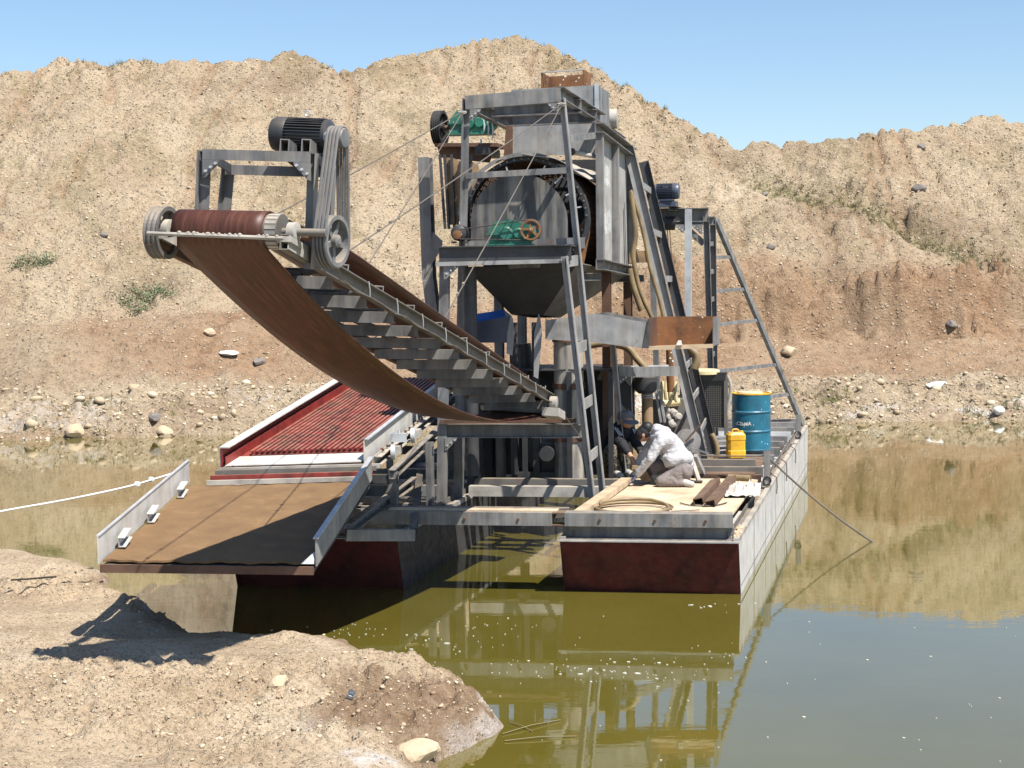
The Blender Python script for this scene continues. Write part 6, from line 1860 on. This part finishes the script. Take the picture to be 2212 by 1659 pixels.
# ---- man in black with a cap, crouching further back
MBn = thing("person", "crouching person in black striped jacket, camouflage trousers and cap", "person", at_s(F(790, 1465), 3.5), "men at work on the deck")
S2 = 3.75
def b_(x, y, s=S2): return at_s(F(x, y), s)
pel = b_(725, 1345, 3.95); ch = b_(800, 1150, 3.8); sh = b_(850, 1040, 3.7); nk = b_(880, 990, 3.68); hd = b_(900, 930, 3.62)
shA, shB = b_(775, 1040, 3.62), b_(945, 1050, 3.72)
elA, elB = b_(880, 1180, 3.42), b_(1020, 1185, 3.6)
wrA, wrB = b_(975, 1320, 3.28), b_(1050, 1255, 3.45)
hipA, hipB = b_(690, 1350, 3.88), b_(770, 1350, 3.98)
knA, knB = b_(760, 1215, 3.45), b_(880, 1240, 3.6)
anA, anB = b_(800, 1430, 3.5), b_(905, 1420, 3.62)
toA, toB = b_(850, 1462, 3.3), b_(950, 1445, 3.45)
fdir = (Vector((0.45, -0.55, -0.75))).normalized()
body = [(pel, ch, 0.13, 0.13), (ch, sh, 0.13, 0.12), (sh, nk, 0.09, 0.055), (nk, hd, 0.052, 0.06), (shA, elA, 0.055, 0.045), (elA, wrA, 0.043, 0.03),
        (shB, elB, 0.055, 0.045), (elB, wrB, 0.043, 0.03), (hipA, knA, 0.085, 0.06), (knA, anA, 0.058, 0.04), (hipB, knB, 0.085, 0.06), (knB, anB, 0.058, 0.04), (anA, toA, 0.04, 0.032), (anB, toB, 0.04, 0.032)]
da, db = (wrA - elA).normalized(), (wrB - elB).normalized()
body += hand(wrA, da, right_dir, -UP) + hand(wrB, db, CR, -UP)
hb = [(hd, 0.10, (0.85, 0.92, 1.08)), (hd + fdir * 0.03, 0.085), (hd + fdir * 0.105 - UP * 0.01, 0.018)]
for sg in (-1, 1): hb.append((hd + CR * sg * 0.088, 0.024, (0.5, 0.8, 1.2)))
flesh("body", body, 0.0075, M['skin'], MBn, 4, hb)
flesh("jacket", [(b_(735, 1310, 3.92), ch, 0.165, 0.16), (ch, sh, 0.16, 0.15), (sh, nk + (sh - nk) * 0.3, 0.11, 0.08), (sh, shA, 0.11, 0.09), (sh, shB, 0.11, 0.09), (shA, elA, 0.08, 0.066), (elA, elA + (wrA - elA) * 0.35, 0.064, 0.056), (shB, elB, 0.08, 0.066), (elB, elB + (wrB - elB) * 0.5, 0.064, 0.056)], 0.011, M['black_cloth'], MBn, 5)
flesh("trousers", [(pel, hipA, 0.14, 0.12), (pel, hipB, 0.14, 0.12), (hipA, knA, 0.115, 0.085), (knA, anA, 0.082, 0.065), (hipB, knB, 0.115, 0.085), (knB, anB, 0.082, 0.065)], 0.011, M['camo'], MBn, 5)
for an, to in ((anA, toA), (anB, toB)):
    flesh("shoe", [(an, to, 0.05, 0.042), (an - (to - an) * 0.3, an, 0.045, 0.046)], 0.009, M['shoe'], MBn, 3)
cp = MB().lathe(hd + UP * 0.02 - fdir * 0.01, UP * 0.75 - fdir * 0.35, [(0.108, -0.01), (0.112, 0.03), (0.10, 0.075), (0.06, 0.10), (0.0, 0.105)], 26, caps=False).obj("cap", M['cap'], MBn)
brim = []
for i, rr4 in enumerate((0.10, 0.15, 0.185)):
    u1 = (fdir + UP * 0.55).normalized(); v1 = u1.cross(UP).normalized()
    brim.append([hd + UP * 0.03 + (u1 * math.cos(t) + v1 * math.sin(t) * 0.85) * rr4 - UP * 0.015 * i for t in np.linspace(-1.15, 1.15, 14)])
MB().ribbon(brim, 0.006).obj("cap_brim", M['cap'], cp)
for off, (p, q) in enumerate(((shA, elA), (shB, elB))):
    for k in range(3):
        e = (q - p).normalized(); sd = e.cross(UP).normalized(); nn = sd.cross(e); nn = nn if nn.y < 0 else -nn
        c0 = p + sd * (0.022 * (k - 1)) + nn * 0.085; c1 = p + (q - p) * 0.55 + sd * (0.022 * (k - 1)) + nn * 0.077
        MB().tube([c0, (c0 + c1) / 2 + nn * 0.002, c1], 0.0055, 6).obj("sleeve_stripe", M['white'], MBn)
# pale work piece between them
tag(MB().box(at_s(F(1060, 1430), 3.15), CR * 0.07, AX * 0.05, UP * 0.10 + CR * 0.06).obj("cardboard_piece", M['rust_tan']), "small tan board held upright between the two men", "board")
